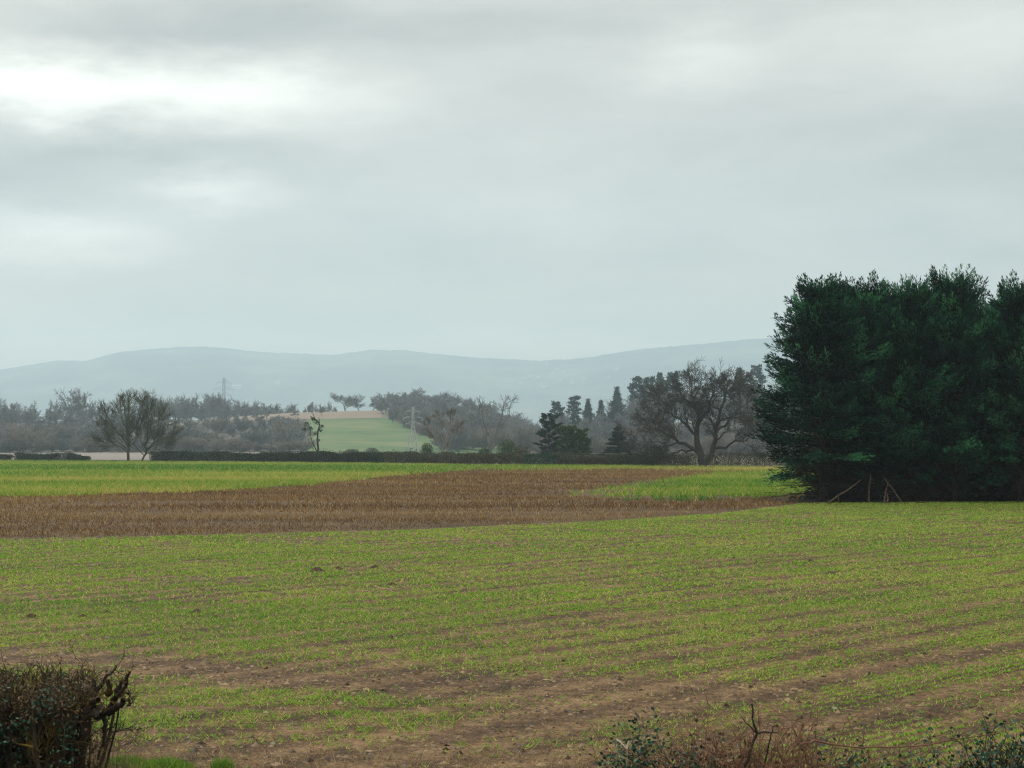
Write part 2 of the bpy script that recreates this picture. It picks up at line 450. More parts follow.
# wood floors and needle litter below the evergreen belt, painted near-black with its shade
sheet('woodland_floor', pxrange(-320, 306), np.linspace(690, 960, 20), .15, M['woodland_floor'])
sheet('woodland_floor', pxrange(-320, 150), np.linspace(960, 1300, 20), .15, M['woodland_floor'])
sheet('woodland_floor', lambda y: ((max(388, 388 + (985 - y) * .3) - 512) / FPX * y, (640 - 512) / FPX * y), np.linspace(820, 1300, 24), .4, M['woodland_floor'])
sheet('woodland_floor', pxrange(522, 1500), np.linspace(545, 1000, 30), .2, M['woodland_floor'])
sheet('shaded_litter', lambda y: (15.6 + .25 * math.sin(y), 60), np.linspace(99.6, 110, 14), .02, M['shaded_needles'])

# hills
RID = ([-1500, -900, -400, -100, 0, 50, 85, 115, 150, 205, 250, 290, 330, 370, 400, 440, 480, 540, 570, 600, 640, 700, 770, 850, 950, 1100, 1500, 2200],
       [392, 380, 384, 376, 370, 362, 361.5, 354, 350, 347, 352, 354.5, 356, 351, 351.2, 355.5, 359, 361.5, 360, 356.5, 350, 345, 338.5, 333, 338, 345, 372, 395])
hx = np.linspace(-1500, 2200, 741); hy = np.linspace(0, 1, 44)
V = []
for t_ in hy:
    Yh = 5200 + t_ * 4200 if t_ < .8 else 8560 + (t_ - .8) * 7000
    for p in hx:
        x = (p - 512) / FPX * Yh
        zr = CAM_H + (HORIZON - np.interp(p, *RID)) / FPX * 8560.0
        prof = sstep(0, .8, t_) ** 1.25 * (1 - sstep(.8, 1.0, t_))
        V.append((x, Yh, zr * prof - 2 * (1 - sstep(0, .06, t_)) - 2 * sstep(.95, 1, t_)))
V = np.array(V)
rel = np.clip(V[:, 2] / 420, 0, 1)
V[:, 2] += (fbm(V[:, 0], V[:, 1], 24, 6.) - .5) * 9 * rel + (fbm(V[:, 0], V[:, 1], 900, 2.) - .5) * 70 * rel * (1 - rel) * 2 + (fbm(V[:, 0], V[:, 1], 120, 3.) - .5) * 10 * rel
nx_ = len(hx); i = np.arange(len(hy) - 1)[:, None] * nx_ + np.arange(nx_ - 1)[None]
o = mesh_np('hills', V, np.stack([i, i + 1, i + 1 + nx_, i + nx_], -1).reshape(-1, 4), M['hill'], smooth=True)
o['kind'] = 'structure'
HV = V.reshape(len(hy), nx_, 3)

# ------------------------------------------------------------------ tree builders
def rdir(rs):
    while True:
        v = np.array([rs.uniform(-1, 1), rs.uniform(-1, 1), rs.uniform(-1, 1)])
        l = np.linalg.norm(v)
        if .1 < l < 1: return v / l
def unit(v): return v / max(np.linalg.norm(v), 1e-9)

def branch(S, p, d, L, r, lvl, rs, P):
    """one limb with its side branches; S collects (level, segment)"""
    n = P.get('n', 5) if lvl > 0 else P.get('n0', 6)
    step = L / n
    p = np.array(p, float); d = unit(np.array(d, float))
    for i in range(n):
        d = unit(d + rdir(rs) * P['wig'] + np.array([0, 0, P['up'] * (1 if lvl < P['lv'] else .3)]))
        q = p + d * step
        r1 = max(r * (1 - .62 / n), P['rmin'])
        S.append((lvl, (p, q, r, r1)))
        p, r = q, r1
        if lvl < P['lv'] and i >= P.get('first', 1):
            for _ in range(P['ch'] if rs.random() < P['pc'] else P['ch'] - 1):
                a = rs.uniform(*P['ang'])
                o = rdir(rs); o = unit(o - d * np.dot(o, d))
                nd = d * math.cos(a) + o * math.sin(a)
                branch(S, p, nd, L * rs.uniform(*P['lr']) * (1 - .25 * i / n), max(r * rs.uniform(.45, .7), P['rmin']), lvl + 1, rs, P)
    if lvl < P['lv']:
        for _ in range(2):
            o = rdir(rs); o = unit(o - d * np.dot(o, d)); a = rs.uniform(.25, .6)
            branch(S, p, d * math.cos(a) + o * math.sin(a), L * rs.uniform(.55, .8), r * .8, lvl + 1, rs, P)

def split_tree(root, S, bark, twig, cut=1, n0=7):
    big = [s for l, s in S if l < cut]; small = [s for l, s in S if l >= cut]
    t = None
    for g in sorted({l for l, s in S if l < cut}, reverse=True):       # level 0: first trunk with its limbs, -1: a second trunk
        V, F = tubes([s for l, s in S if l == g], n0); t = mesh_np('trunk', V, F, bark, root, smooth=True)
    V, F = tubes(small, 3); c = mesh_np('crown', V, F, twig, root)
    return t, c

def bare_proto(seed, kind, bark, rmin=.03):
    """a leafless tree about 15 m tall"""
    rs = random.Random(seed); S = []
    if kind == 'tall':
        P = dict(n=4, n0=6, wig=.16, up=.06, lv=3, ch=3, pc=.6, ang=(.45, 1.05), lr=(.38, .56), rmin=rmin, first=1)
        branch(S, (0, 0, 0), (rs.uniform(-.05, .05), rs.uniform(-.05, .05), 1), 10.5, .3, 0, rs, P)
    elif kind == 'round':
        P = dict(n=4, n0=4, wig=.2, up=.05, lv=4, ch=2, pc=.35, ang=(.55, 1.05), lr=(.5, .72), rmin=rmin, first=1)
        branch(S, (0, 0, 0), (0, 0, 1), 6.2, .38, 0, rs, P)
    elif kind == 'bush':
        P = dict(n=4, n0=4, wig=.22, up=.06, lv=3, ch=2, pc=.3, ang=(.4, .95), lr=(.45, .65), rmin=rmin, first=0)
        for k in range(9):
            a = rs.uniform(0, 6.28); e = rs.uniform(.1, 1.1)
            branch(S, (rs.uniform(-.6, .6), rs.uniform(-.6, .6), 0), (math.cos(a) * e, math.sin(a) * e, 1), rs.uniform(6, 9), .13, 0, rs, P)
    root = empty('bare_tree')
    # normalise to 15 m tall
    zt = max(s[1][2] for l, s in S); k = 15.0 / zt
    S = [(l, (s[0] * k, s[1] * k, max(s[2] * k, rmin), max(s[3] * k, rmin))) for l, s in S]
    split_tree(root, S, M[bark], M[bark], 1, 5)
    w = max(math.hypot(s[1][0], s[1][1]) for l, s in S)
    root['hgt'] = 15.0
    return root

USED = set()
def place(proto, x, y, hgt, label, cat='tree', group=None, rz=None, wide=1.0, name=None, z=None):
    """first use moves the prototype itself, later ones copy it"""
    h0 = proto['hgt']
    if proto.name in USED: o = copy_tree(proto)
    else: USED.add(proto.name); o = proto
    s = hgt / h0
    o.location = (x, y, (Hs(x, y) if z is None else z) - .05)
    o.rotation_euler = (0, 0, RND.uniform(0, 6.28) if rz is None else rz)
    o.scale = (s * wide, s * wide, s)
    tag(o, label, cat, group)
    return o

def top_h(px, ytop, Y):
    x, _, zt = at(px, ytop, Y)
    return x, zt - Hs(x, Y)

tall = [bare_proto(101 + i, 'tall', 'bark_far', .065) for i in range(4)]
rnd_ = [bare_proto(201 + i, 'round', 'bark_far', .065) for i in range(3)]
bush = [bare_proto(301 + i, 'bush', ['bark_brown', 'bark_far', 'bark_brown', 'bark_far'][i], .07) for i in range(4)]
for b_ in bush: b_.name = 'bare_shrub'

def conifer_proto(seed, kind, hgt, rad, mat, nb, name, dens=1.0, size=.5):
    rs = np.random.default_rng(seed); root = empty(name); root['hgt'] = hgt
    segs = []; p = np.zeros(3)
    for i in range(8):
        q = np.array([rs.normal() * .03 * hgt / 8, rs.normal() * .03 * hgt / 8, hgt * (i + 1) / 8 * .97])
        segs.append((p, q, hgt * .018 * (1 - i / 8.5), hgt * .018 * (1 - (i + 1) / 8.5))); p = q
    C, D, L, W = [], [], [], []
    for b in range(nb):
        f = (b + .5) / nb
        if kind == 'spruce':
            t = .06 + .94 * f; r = rad * (1 - t) ** .85 + .06 * rad; el = -.15 + .5 * t; lay = round(t * 11) / 11; t = lay + rs.normal() * .022
        elif kind == 'fir':
            t = .12 + .88 * f; r = rad * (1 - t) ** 1.05 * (.45 + .9 * rs.random()) + .03 * rad; el = .05 + .5 * t
        elif kind == 'pine':
            t = (.3 if hgt > 15 else .1) + .68 * f * (1 if hgt > 15 else 1.28); r = rad * (.55 + .45 * math.sin(f * 3.1)) * (.45 + .75 * rs.random()); el = .15 + .5 * f
        else:
            t = .05 + .93 * f; r = rad * (1 - f ** 4) ** .7 * (.35 + .8 * rs.random()); el = .35 + .7 * rs.random()
        az = b * 2.399 + rs.normal() * .3
        d = np.array([math.cos(az) * math.cos(el), math.sin(az) * math.cos(el), math.sin(el)])
        o = np.array([0, 0, t * hgt]); e = o + d * r
        segs.append((o, e, .012 * hgt * (1 - t) + .02, .012))
        m = int(dens * r / size * 14) + 4
        u = rs.random(m) ** .7
        if kind == 'pine': u = .55 + .5 * rs.random(m)
        jit = size * (.55 if kind != 'spruce' else .3)
        C.append(o + d[None] * (r * u)[:, None] + rs.normal(size=(m, 3)) * jit * (np.array([1, 1, .45]) if kind != 'bush' else 1))
        D.append(d[None] * .8 + rs.normal(size=(m, 3)) * .5 + np.array([0, 0, .25 if kind != 'spruce' else -.1]))
        L.append(size * (.7 + .6 * rs.random(m))); W.append(size * (.35 + .25 * rs.random(m)))
    V, F = tubes(segs, 5); mesh_np('trunk', V, F, M['bark'], root)
    C, D, L, W = map(np.concatenate, (C, D, L, W))
    V, F = kites(C, D, L, W, rs); mesh_np('crown', V, F, M[mat], root, tint=rs.random(len(C)))
    return root
pines = [conifer_proto(401 + i, 'pine', 20, 3.6, 'pine', 46, 'pine_tree', 1.5, .9) for i in range(2)]
firs = [conifer_proto(411 + i, 'fir', 20, 6.2, 'pine', 130, 'fir_tree', 1.1, .9) for i in range(2)]

# ---- left wood
prof = ([-300, 0, 30, 55, 75, 95, 130, 152, 180, 200, 218, 236, 262, 300, 335], [396, 395, 397, 402, 387, 398, 396, 389, 398, 398, 393, 404, 402, 407, 409])
gl = 'bare trees of the left wood'
for i, p in enumerate(np.linspace(-140, 330, 56)):
    p = p + RND.uniform(-4, 4); Y = RND.uniform(1000, 1180)
    x, h = top_h(p, np.interp(p, *prof) + RND.uniform(-2, 9), Y)
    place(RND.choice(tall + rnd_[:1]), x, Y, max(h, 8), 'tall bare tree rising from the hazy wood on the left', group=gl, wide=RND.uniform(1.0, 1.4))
for i, p in enumerate(np.linspace(-140, 300, 64)):
    p = p + RND.uniform(-5, 5); Y = RND.uniform(860, 990)
    x, h = top_h(p, np.interp(p, [-140, 150, 230, 300], [408, 410, 420, 424]) + RND.uniform(-4, 10), Y)
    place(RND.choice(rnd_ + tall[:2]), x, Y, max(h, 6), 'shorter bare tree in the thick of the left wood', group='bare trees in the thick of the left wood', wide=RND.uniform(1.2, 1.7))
for p, yt in [(75, 386), (152, 388), (218, 391)]:
    x, h = top_h(p, yt, 1010)
    lab = {75: 'tall round-headed bare tree standing highest above the left end of the wood', 152: 'tall bare tree showing above the field pair of trees', 218: 'bare rounded tree just left of the distant pylon'}[p]
    place(rnd_[p % 3], x, 1010, h, lab, group=gl, wide=.8)
gs = 'brown shrubs along the foot of the left wood'
for i, p in enumerate(np.linspace(-120, 300, 60)):
    p = p + RND.uniform(-5, 5); Y = RND.uniform(700, 850)
    x, h = top_h(p, RND.uniform(418, 437), Y)
    place(RND.choice(bush), x, Y, h, 'twiggy brown shrub along the foot of the left wood', 'shrub', gs, wide=RND.uniform(1.1, 1.6))
x, h = top_h(25, 421, 690); place(bush[0], x, 690, h, 'rounded bare brown shrub near the left end of the wood edge', 'shrub', gs, wide=1.3)
for i, p in enumerate(np.linspace(-130, 300, 46)):
    p = p + RND.uniform(-5, 5); Y = RND.uniform(880, 1010)
    x, h = top_h(p, RND.uniform(414, 424), Y)
    place(RND.choice(bush), x, Y, h, 'brown undergrowth shrub between the tall trees of the left wood', 'shrub', 'undergrowth shrubs in the left wood', wide=RND.uniform(1.2, 1.8))
for i, p in enumerate(np.linspace(-120, 302, 40)):
    p = p + RND.uniform(-3, 3); Y = RND.uniform(688, 702)
    x, h = top_h(p, RND.uniform(433, 443), Y)
    place(RND.choice(bush), x, Y, h, 'low brown shrub fringing the left wood beside the pale field', 'shrub', 'low shrubs fringing the left wood', wide=RND.uniform(1.3, 2.1))
for i in range(22):
    p = RND.uniform(200, 302); Y = RND.uniform(850, 960)
    x, h = top_h(p, RND.uniform(413, 424), Y)
    place(RND.choice(bush), x, Y, h, 'bare shrub on the slope left of the green pasture', 'shrub', 'shrubs on the slope left of the pasture', wide=RND.uniform(1.1, 1.6))
# ---- ridge row
for i, p in enumerate(list(np.linspace(160, 336, 64))):
    p = p + RND.uniform(-2, 2); Y = RND.uniform(1190, 1240)
    x, h = top_h(p, np.interp(p, [160, 218, 240, 270, 336], [396, 395, 400, 404, 407]) + RND.uniform(-4, 5), Y)
    place(RND.choice(tall), x, Y, max(h, 4), 'slender bare tree in the ridge row above the ploughed strip', group='bare trees in the ridge row', wide=RND.uniform(.9, 1.5))
for p, yt, lab in [(346, 392, 'leftmost of three rounded trees on the ridge'), (360, 394, 'middle of three rounded trees on the ridge'), (372, 394, 'rounded ridge tree nearest the wooded knoll')]:
    x, h = top_h(p, yt, 1195); place(rnd_[p % 3], x, 1195, h, lab, group='rounded trees on the ridge', wide=1.75)
# ---- central wooded knoll
kp = ([376, 384, 395, 410, 425, 450, 480, 500, 515, 530, 545], [404, 395, 391, 388, 390, 393, 398, 405, 412, 420, 420])
for i in range(120):
    p = RND.uniform(381, 450) if i % 2 else RND.uniform(440, 535); f = RND.random()
    Y = 1000 + 190 * f if p < 470 else 820 + 200 * f
    x, h = top_h(p, np.interp(p, *kp) + (1 - f) * 12 + RND.uniform(-2, 2), Y)
    place(RND.choice(rnd_ + tall[2:3]), x, Y, min(max(h, 7), 19), 'bare tree packed into the rounded wood on the knoll', group='bare trees of the wooded knoll', wide=RND.uniform(1.3, 1.8))
for i in range(34):
    p = RND.uniform(388, 500); Y = RND.uniform(905, 985) - max(p - 430, 0)
    x, h = top_h(p, np.interp(p, [384, 430, 500], [404, 408, 416]) + RND.uniform(-3, 8), Y)
    place(RND.choice(bush[:2] + rnd_[:1]), x, Y, min(max(h, 5), 14), 'bare tree at the lower front edge of the wood on the knoll', group='front trees of the wooded knoll', wide=RND.uniform(1.0, 1.4))
for i in range(26):
    f = RND.random(); Y = 825 + 160 * f; p = 388 + (985 - Y) * .3 + RND.uniform(-3, 9)
    x, h = top_h(p, np.interp(p, [385, 437], [413, 428]) + RND.uniform(-4, 5), Y)
    place(RND.choice(bush), x, Y, h, 'bare shrub at the lower edge of the knoll wood above the pasture', 'shrub', 'edge shrubs of the knoll wood', wide=RND.uniform(1, 1.5))
for i in range(26):
    p = RND.uniform(392, 545); Y = RND.uniform(700, 800) if p > 440 else 930
    x, h = top_h(p, np.interp(p, [380, 420, 470, 545], [425, 428, 424, 425]) + RND.uniform(-4, 6), Y)
    place(RND.choice(bush), x, Y, h, 'pale brown shrub along the foot of the wooded knoll', 'shrub', 'shrubs below the wooded knoll', wide=RND.uniform(1, 1.4))
# ---- right wood
gr = 'bare trees of the right wood'
rp = ([530, 560, 590, 620, 650, 700, 790, 1000], [418, 408, 403, 396, 388, 382, 376, 380])
for i, p in enumerate(np.linspace(536, 830, 64)):
    p = p + RND.uniform(-6, 6); Y = RND.uniform(740, 900)
    x, h = top_h(p, np.interp(p, *rp) + RND.uniform(-1, 14), Y)
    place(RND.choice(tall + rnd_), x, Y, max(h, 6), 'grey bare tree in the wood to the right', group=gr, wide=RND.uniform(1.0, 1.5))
for i, p in enumerate(np.linspace(540, 800, 36)):
    p = p + RND.uniform(-5, 5); Y = RND.uniform(560, 650)
    x, h = top_h(p, RND.uniform(428, 442), Y)
    place(RND.choice(bush), x, Y, h, 'grey brown shrub along the front of the right wood', 'shrub', 'shrubs below the right wood', wide=RND.uniform(1, 1.5))
for i, p in enumerate(np.linspace(540, 800, 34)):
    p = p + RND.uniform(-4, 4); Y = RND.uniform(660, 740)
    x, h = top_h(p, RND.uniform(414, 430), Y)
    place(RND.choice(bush), x, Y, h, 'tall bare undergrowth shrub inside the right wood', 'shrub', 'undergrowth shrubs in the right wood', wide=RND.uniform(1, 1.4))
for i, (p, yt, k, lab) in enumerate([
    (557, 403, 0, 'leftmost dark conifer tip showing over the bare trees'), (574, 397, 0, 'dark pine with a forked top left of the conifer gap'),
    (588, 399, 1, 'slim dark conifer between two pines on the wood skyline'), (601, 400, 1, 'short dark conifer at the dip of the wood skyline'),
    (617, 387, 1, 'lone pointed conifer standing above the grey wood'), (637, 378, 0, 'dark pine first of the high clump left of the oak'),
    (648, 379, 0, 'dark pine second of the high clump left of the oak'), (660, 373, 1, 'tallest pointed conifer left of the oak crown'),
    (672, 374, 0, 'broad dark pine partly behind the oak crown'), (739, 368, 1, 'conifer tip right of the oak crown'),
    (756, 367, 0, 'pine top touching the edge of the big dark hedge trees')]):
    Y = 800 + 9 * i; x, h = top_h(p, yt, Y)
    place((pines if k == 0 else firs)[i % 2], x, Y, h, lab, group='conifers on the wood skyline', wide=.95 if k == 0 else .95)

# ---- field-edge trees
def hero(name, S, bark, twig, label, cat='tree', cut=1, group=None):
    root = empty(name); base = S[0][1][0]
    root.location = tuple(base); S = [(l, (s[0] - base, s[1] - base, s[2], s[3])) for l, s in S]
    split_tree(root, S, M[bark], M[twig], cut); tag(root, label, cat, group); return root

def limbs(S, paths, Y, rs, P, spread=0.5):
    """main limbs as px paths at depth Y (with a depth wander), then side branches from each"""
    m = Y / FPX
    for path, r0, r1, dy in paths:
        pts = []
        for k, (px_, py_) in enumerate(path):
            f = k / max(len(path) - 1, 1)
            kx, ky, ks = P.get('shrink', (0, 0, 1)); w_ = 1 - (1 - ks) * min(1, math.hypot(px_ - kx, py_ - ky) / 40.) if ks < 1 else 1
            pts.append(at(kx + (px_ - kx) * w_, ky + (py_ - ky) * w_, Y) + np.array([0, dy * f, 0]))
        # resample with wander
        fine = []
        for a, b in zip(pts[:-1], pts[1:]):
            nn = max(2, int(np.linalg.norm(b - a) / (9 * m)))
            for q in range(nn): fine.append(a + (b - a) * q / nn + rdir(rs) * (1.2 * m if fine else 0))
        fine.append(pts[-1]); n = len(fine) - 1
        for i in range(n):
            ra, rb = r0 + (r1 - r0) * i / n, r0 + (r1 - r0) * (i + 1) / n
            S.append((-1 if P.get('second') and path[0] in P['second'] else 0, (fine[i], fine[i + 1], ra, rb)))
            if i / n > P.get('start', .3):
                d = unit(fine[i + 1] - fine[i])
                for _ in range(P['side']):
                    o = rdir(rs); o = unit(o - d * np.dot(o, d)); a = rs.uniform(.5, 1.15)
                    branch(S, fine[i + 1], d * math.cos(a) + o * math.sin(a), P['sl'] * rs.uniform(.55, 1.1), max(rb * .55, P['rmin'] * 1.5), 1, rs, P)
        d = unit(fine[-1] - fine[-2])
        for _ in range(3): branch(S, fine[-1], unit(d + rdir(rs) * .5), P['sl'] * .8, r1 * .8, 1, rs, P)

# the big oak, two trunks
YO = 266.0; rs = random.Random(5); S = []
P = dict(n=4, wig=.27, up=.02, lv=4, ch=2, pc=.12, ang=(.4, .95), lr=(.5, .72), rmin=.02, first=1, side=2, sl=2.7, start=.28, shrink=(702, 450, .84), second=[(703, 468), (717, 430), (716, 448), (719, 417)])
limbs(S, [
    ([(703, 468.5), (699, 452), (697, 435), (698, 412), (694, 396), (690, 384)], .62, .12, 0),
    ([(703, 468), (711, 455), (716, 440), (717, 424), (722, 404), (728, 386)], .5, .12, -1.5),
    ([(699, 453), (689, 446), (676, 441), (664, 433), (652, 427), (640, 424)], .34, .08, -2.5),
    ([(697, 449), (686, 451), (675, 451), (668, 457), (662, 461)], .2, .06, 2),
    ([(698, 436), (686, 424), (676, 412), (664, 404), (655, 396)], .26, .07, 3.5),
    ([(698, 418), (708, 404), (711, 392), (712, 382)], .24, .08, -3),
    ([(694, 398), (682, 391), (674, 386)], .18, .06, -3.5),
    ([(717, 430), (730, 420), (742, 408), (750, 396)], .24, .07, 3),
    ([(716, 448), (728, 447), (740, 440), (754, 438), (762, 430)], .24, .06, -2),
    ([(719, 417), (736, 410), (752, 416), (762, 412)], .16, .05, -4),
    ([(713, 388), (722, 383), (736, 381)], .12, .05, 3),
    ([(676, 441), (664, 446), (652, 440), (640, 442)], .14, .05, 4)], YO, rs, P)
hero('oak_tree', S, 'bark', 'bark', 'large spreading bare oak with two thick trunks at the field edge', cut=1)

# pair of trees on the left
for nm, seed, lab, paths in [
    ('field_tree', 21, 'taller of two bare olive-tinged trees standing alone, with straight single trunk', [
        ([(128, 462), (128, 446), (126, 430), (124, 412), (122, 396)], .3, .07, 0),
        ([(128, 447), (118, 432), (110, 420), (103, 408)], .15, .05, -2), ([(127, 438), (136, 420), (140, 404), (141, 395)], .16, .05, 2),
        ([(128, 450), (114, 440), (104, 433), (98, 428)], .12, .04, 1.5), ([(126, 428), (117, 412), (112, 400)], .12, .05, 3), ([(127, 432), (131, 412), (131, 397)], .12, .05, -3), ([(128, 453), (119, 447), (109, 442), (101, 440)], .1, .04, -1.5), ([(128, 446), (134, 436), (137, 424)], .1, .04, 2)]),
    ('field_tree', 22, 'lower bare tree leaning right beside the taller field tree', [
        ([(142, 462.5), (146, 452), (148, 438), (150, 420), (153, 404)], .22, .06, 0), ([(146, 452), (156, 440), (164, 428), (170, 416)], .15, .05, -1.5),
        ([(147, 448), (160, 440), (170, 434), (176, 433)], .11, .04, 2), ([(148, 438), (158, 422), (163, 408)], .12, .05, 3), ([(146, 453), (140, 440), (139, 428)], .1, .04, 1),
        ([(145, 455), (158, 450), (168, 447)], .08, .03, 0), ([(145, 456), (135, 446), (133, 434)], .1, .04, -2), ([(146, 450), (157, 444), (166, 438)], .1, .04, -2.5)])]:
    rs = random.Random(seed); S = []
    P = dict(n=4, wig=.16, up=.07, lv=3, ch=2, pc=.35, ang=(.3, .7), lr=(.55, .75), rmin=.017, first=0, side=2, sl=2.3, start=.12, shrink=(135, 452, .8))
    limbs(S, paths, 345.0, rs, P)
    hero(nm, S, 'bark_olive', 'bark_olive', lab, group='pair of field trees')

# knobbly two-stemmed tree
rs = random.Random(31); S = []
P = dict(n=4, wig=.2, up=.08, lv=2, ch=1, pc=.7, ang=(.5, 1.0), lr=(.45, .65), rmin=.03, first=1, side=1, sl=1.5, start=.15)
limbs(S, [([(492, 463), (491, 450), (487, 436), (484, 420), (482, 406)], .3, .09, 0), ([(491, 450), (496, 436), (500, 420), (504, 404)], .22, .09, 1),
          ([(487, 436), (481, 424), (479, 414)], .1, .05, 1), ([(498, 428), (509, 416), (511, 404)], .1, .05, -1)], 318.0, rs, P)
hero('bare_tree', S, 'bark_far', 'bark_far', 'pale bare tree with two upright stems forming a V behind the hedge')
rs = random.Random(32); S = []
P = dict(n=4, wig=.18, up=.1, lv=3, ch=2, pc=.3, ang=(.3, .8), lr=(.5, .7), rmin=.03, first=1, side=3, sl=1.2, start=.15)
limbs(S, [([(444, 463), (443, 448), (441, 434), (440, 420)], .2, .06, 0), ([(444, 455), (434, 440), (428, 428)], .12, .05, 1), ([(444, 455), (453, 440), (459, 427)], .12, .05, -1), ([(444, 452), (449, 434), (450, 418)], .12, .05, 1)], 330.0, rs, P)
hero('bare_tree', S, 'bark_brown', 'bark_brown', 'fan-shaped brownish bare tree behind the hedge, right of the near pylon')
rs = random.Random(33); S = []
P = dict(n=3, wig=.25, up=.04, lv=2, ch=1, pc=.6, ang=(.5, 1.1), lr=(.4, .6), rmin=.03, first=1, side=1, sl=1.1, start=.3)
limbs(S, [([(317, 462), (318, 450), (317, 438), (319, 426), (316, 420)], .22, .1, 0), ([(317, 452), (312, 442), (310, 434)], .12, .05, 0)], 340.0, rs, P)
ivt = hero('ivy_tree', S, 'bark_dark', 'bark_dark', 'small dark ivy-topped tree at the left side of the green pasture')
def leafblob(c, r, n, size, rng):
    q = norm(rng.normal(size=(n, 3))) * (rng.random((n, 1)) ** .4) * np.array(r) + np.array(c)
    return q, rng.normal(size=(n, 3)), size * (.6 + .8 * rng.random(n)), size * (.5 + .5 * rng.random(n))
base = Vector(ivt.location)
Cs = [leafblob(at(a, b, 340.) - np.array(base), (rr, rr, rr * .8), int(90 * rr + 20), .24, NR) for a, b, rr in [(320, 430, .6), (322, 426, .45), (317, 422, .7), (313, 419, .5), (307, 424, .7), (304, 429, .55), (310, 428, .5), (318, 440, .4), (316, 433, .5)]]
V, F = kites(*[np.concatenate([c[k] for c in Cs]) for k in range(4)])
mesh_np('ivy', V, F, M['hedge_green'], ivt, tint=NR.random(len(F)))

# evergreens at the field edge
for p, yb, yt, Y, kind, rad, mat, nm, lab, sd in [
    (549, 464, 417, 312, 'pine', 2.6, 'pine', 'pine_tree', 'small dark pine with tiered clumps behind the clipped green hedge', 501),
    (567, 464, 428, 306, 'pine', 2.3, 'evergreen', 'evergreen_bush', 'tall olive green bush just right of the small dark pine', 502),
    (580, 465, 431, 305, 'pine', 2.0, 'evergreen', 'evergreen_bush', 'narrower olive green bush between the small pine and the spruce', 503),
    (618, 467, 427, 290, 'spruce', 3.2, 'pine', 'spruce_tree', 'dark broad little spruce with drooping tiers left of the oak', 504)]:
    x, h = top_h(p, yt, Y)
    pr_ = conifer_proto(sd, kind, h, rad, mat, {'pine': 60, 'bush': 70, 'spruce': 110}[kind], nm, 2.2, .32)
    USED.add(pr_.name); pr_.location = (x, Y, 0); tag(pr_, lab, 'bush' if 'bush' in nm else 'tree')

def shrub(p, yt, Y, rad, mat, lab, sd, nm='shrub'):
    x, h = top_h(p, yt, Y); rng = np.random.default_rng(sd); root = empty(nm, (x, Y, Hs(x, Y)))
    segs = []
    for k in range(14):
        a = rng.random() * 6.28; e = np.array([math.cos(a) * rad * .7, math.sin(a) * rad * .7, h * (.6 + .4 * rng.random())])
        segs.append((np.zeros(3), e * .5 + rng.normal(size=3) * .1, .05, .03)); segs.append((e * .5, e, .03, .015))
    V, F = tubes(segs, 4); mesh_np('stems', V, F, M['bark_dark'], root)
    C = leafblob((0, 0, h * .55), (rad, rad, h * .5), int(700 * rad), .26, rng)
    V, F = kites(*C, rng=rng); mesh_np('leaves', V, F, M[mat], root, tint=rng.random(len(F)))
    return tag(root, lab, 'shrub')
shrub(427, 443, 330, 1.3, 'evergreen', 'small round green shrub beside the foot of the near pylon', 1)
shrub(507, 440, 316, 1.9, 'evergreen', 'low green shrub at the foot of the V-shaped bare tree', 2)
shrub(484, 448, 318, 1.2, 'evergreen', 'little green shrub left of the V-shaped bare tree', 3)
shrub(521, 446, 316, 1.8, 'scrubleaf', 'brown leafless-looking shrub left of the clipped green hedge', 4)
shrub(352, 449, 600, 2.6, 'scrubleaf', 'leftmost dull shrub out on the green pasture', 5).name = 'shrub'
shrub(372, 448, 610, 2.4, 'scrubleaf', 'second dull shrub out on the green pasture', 6)

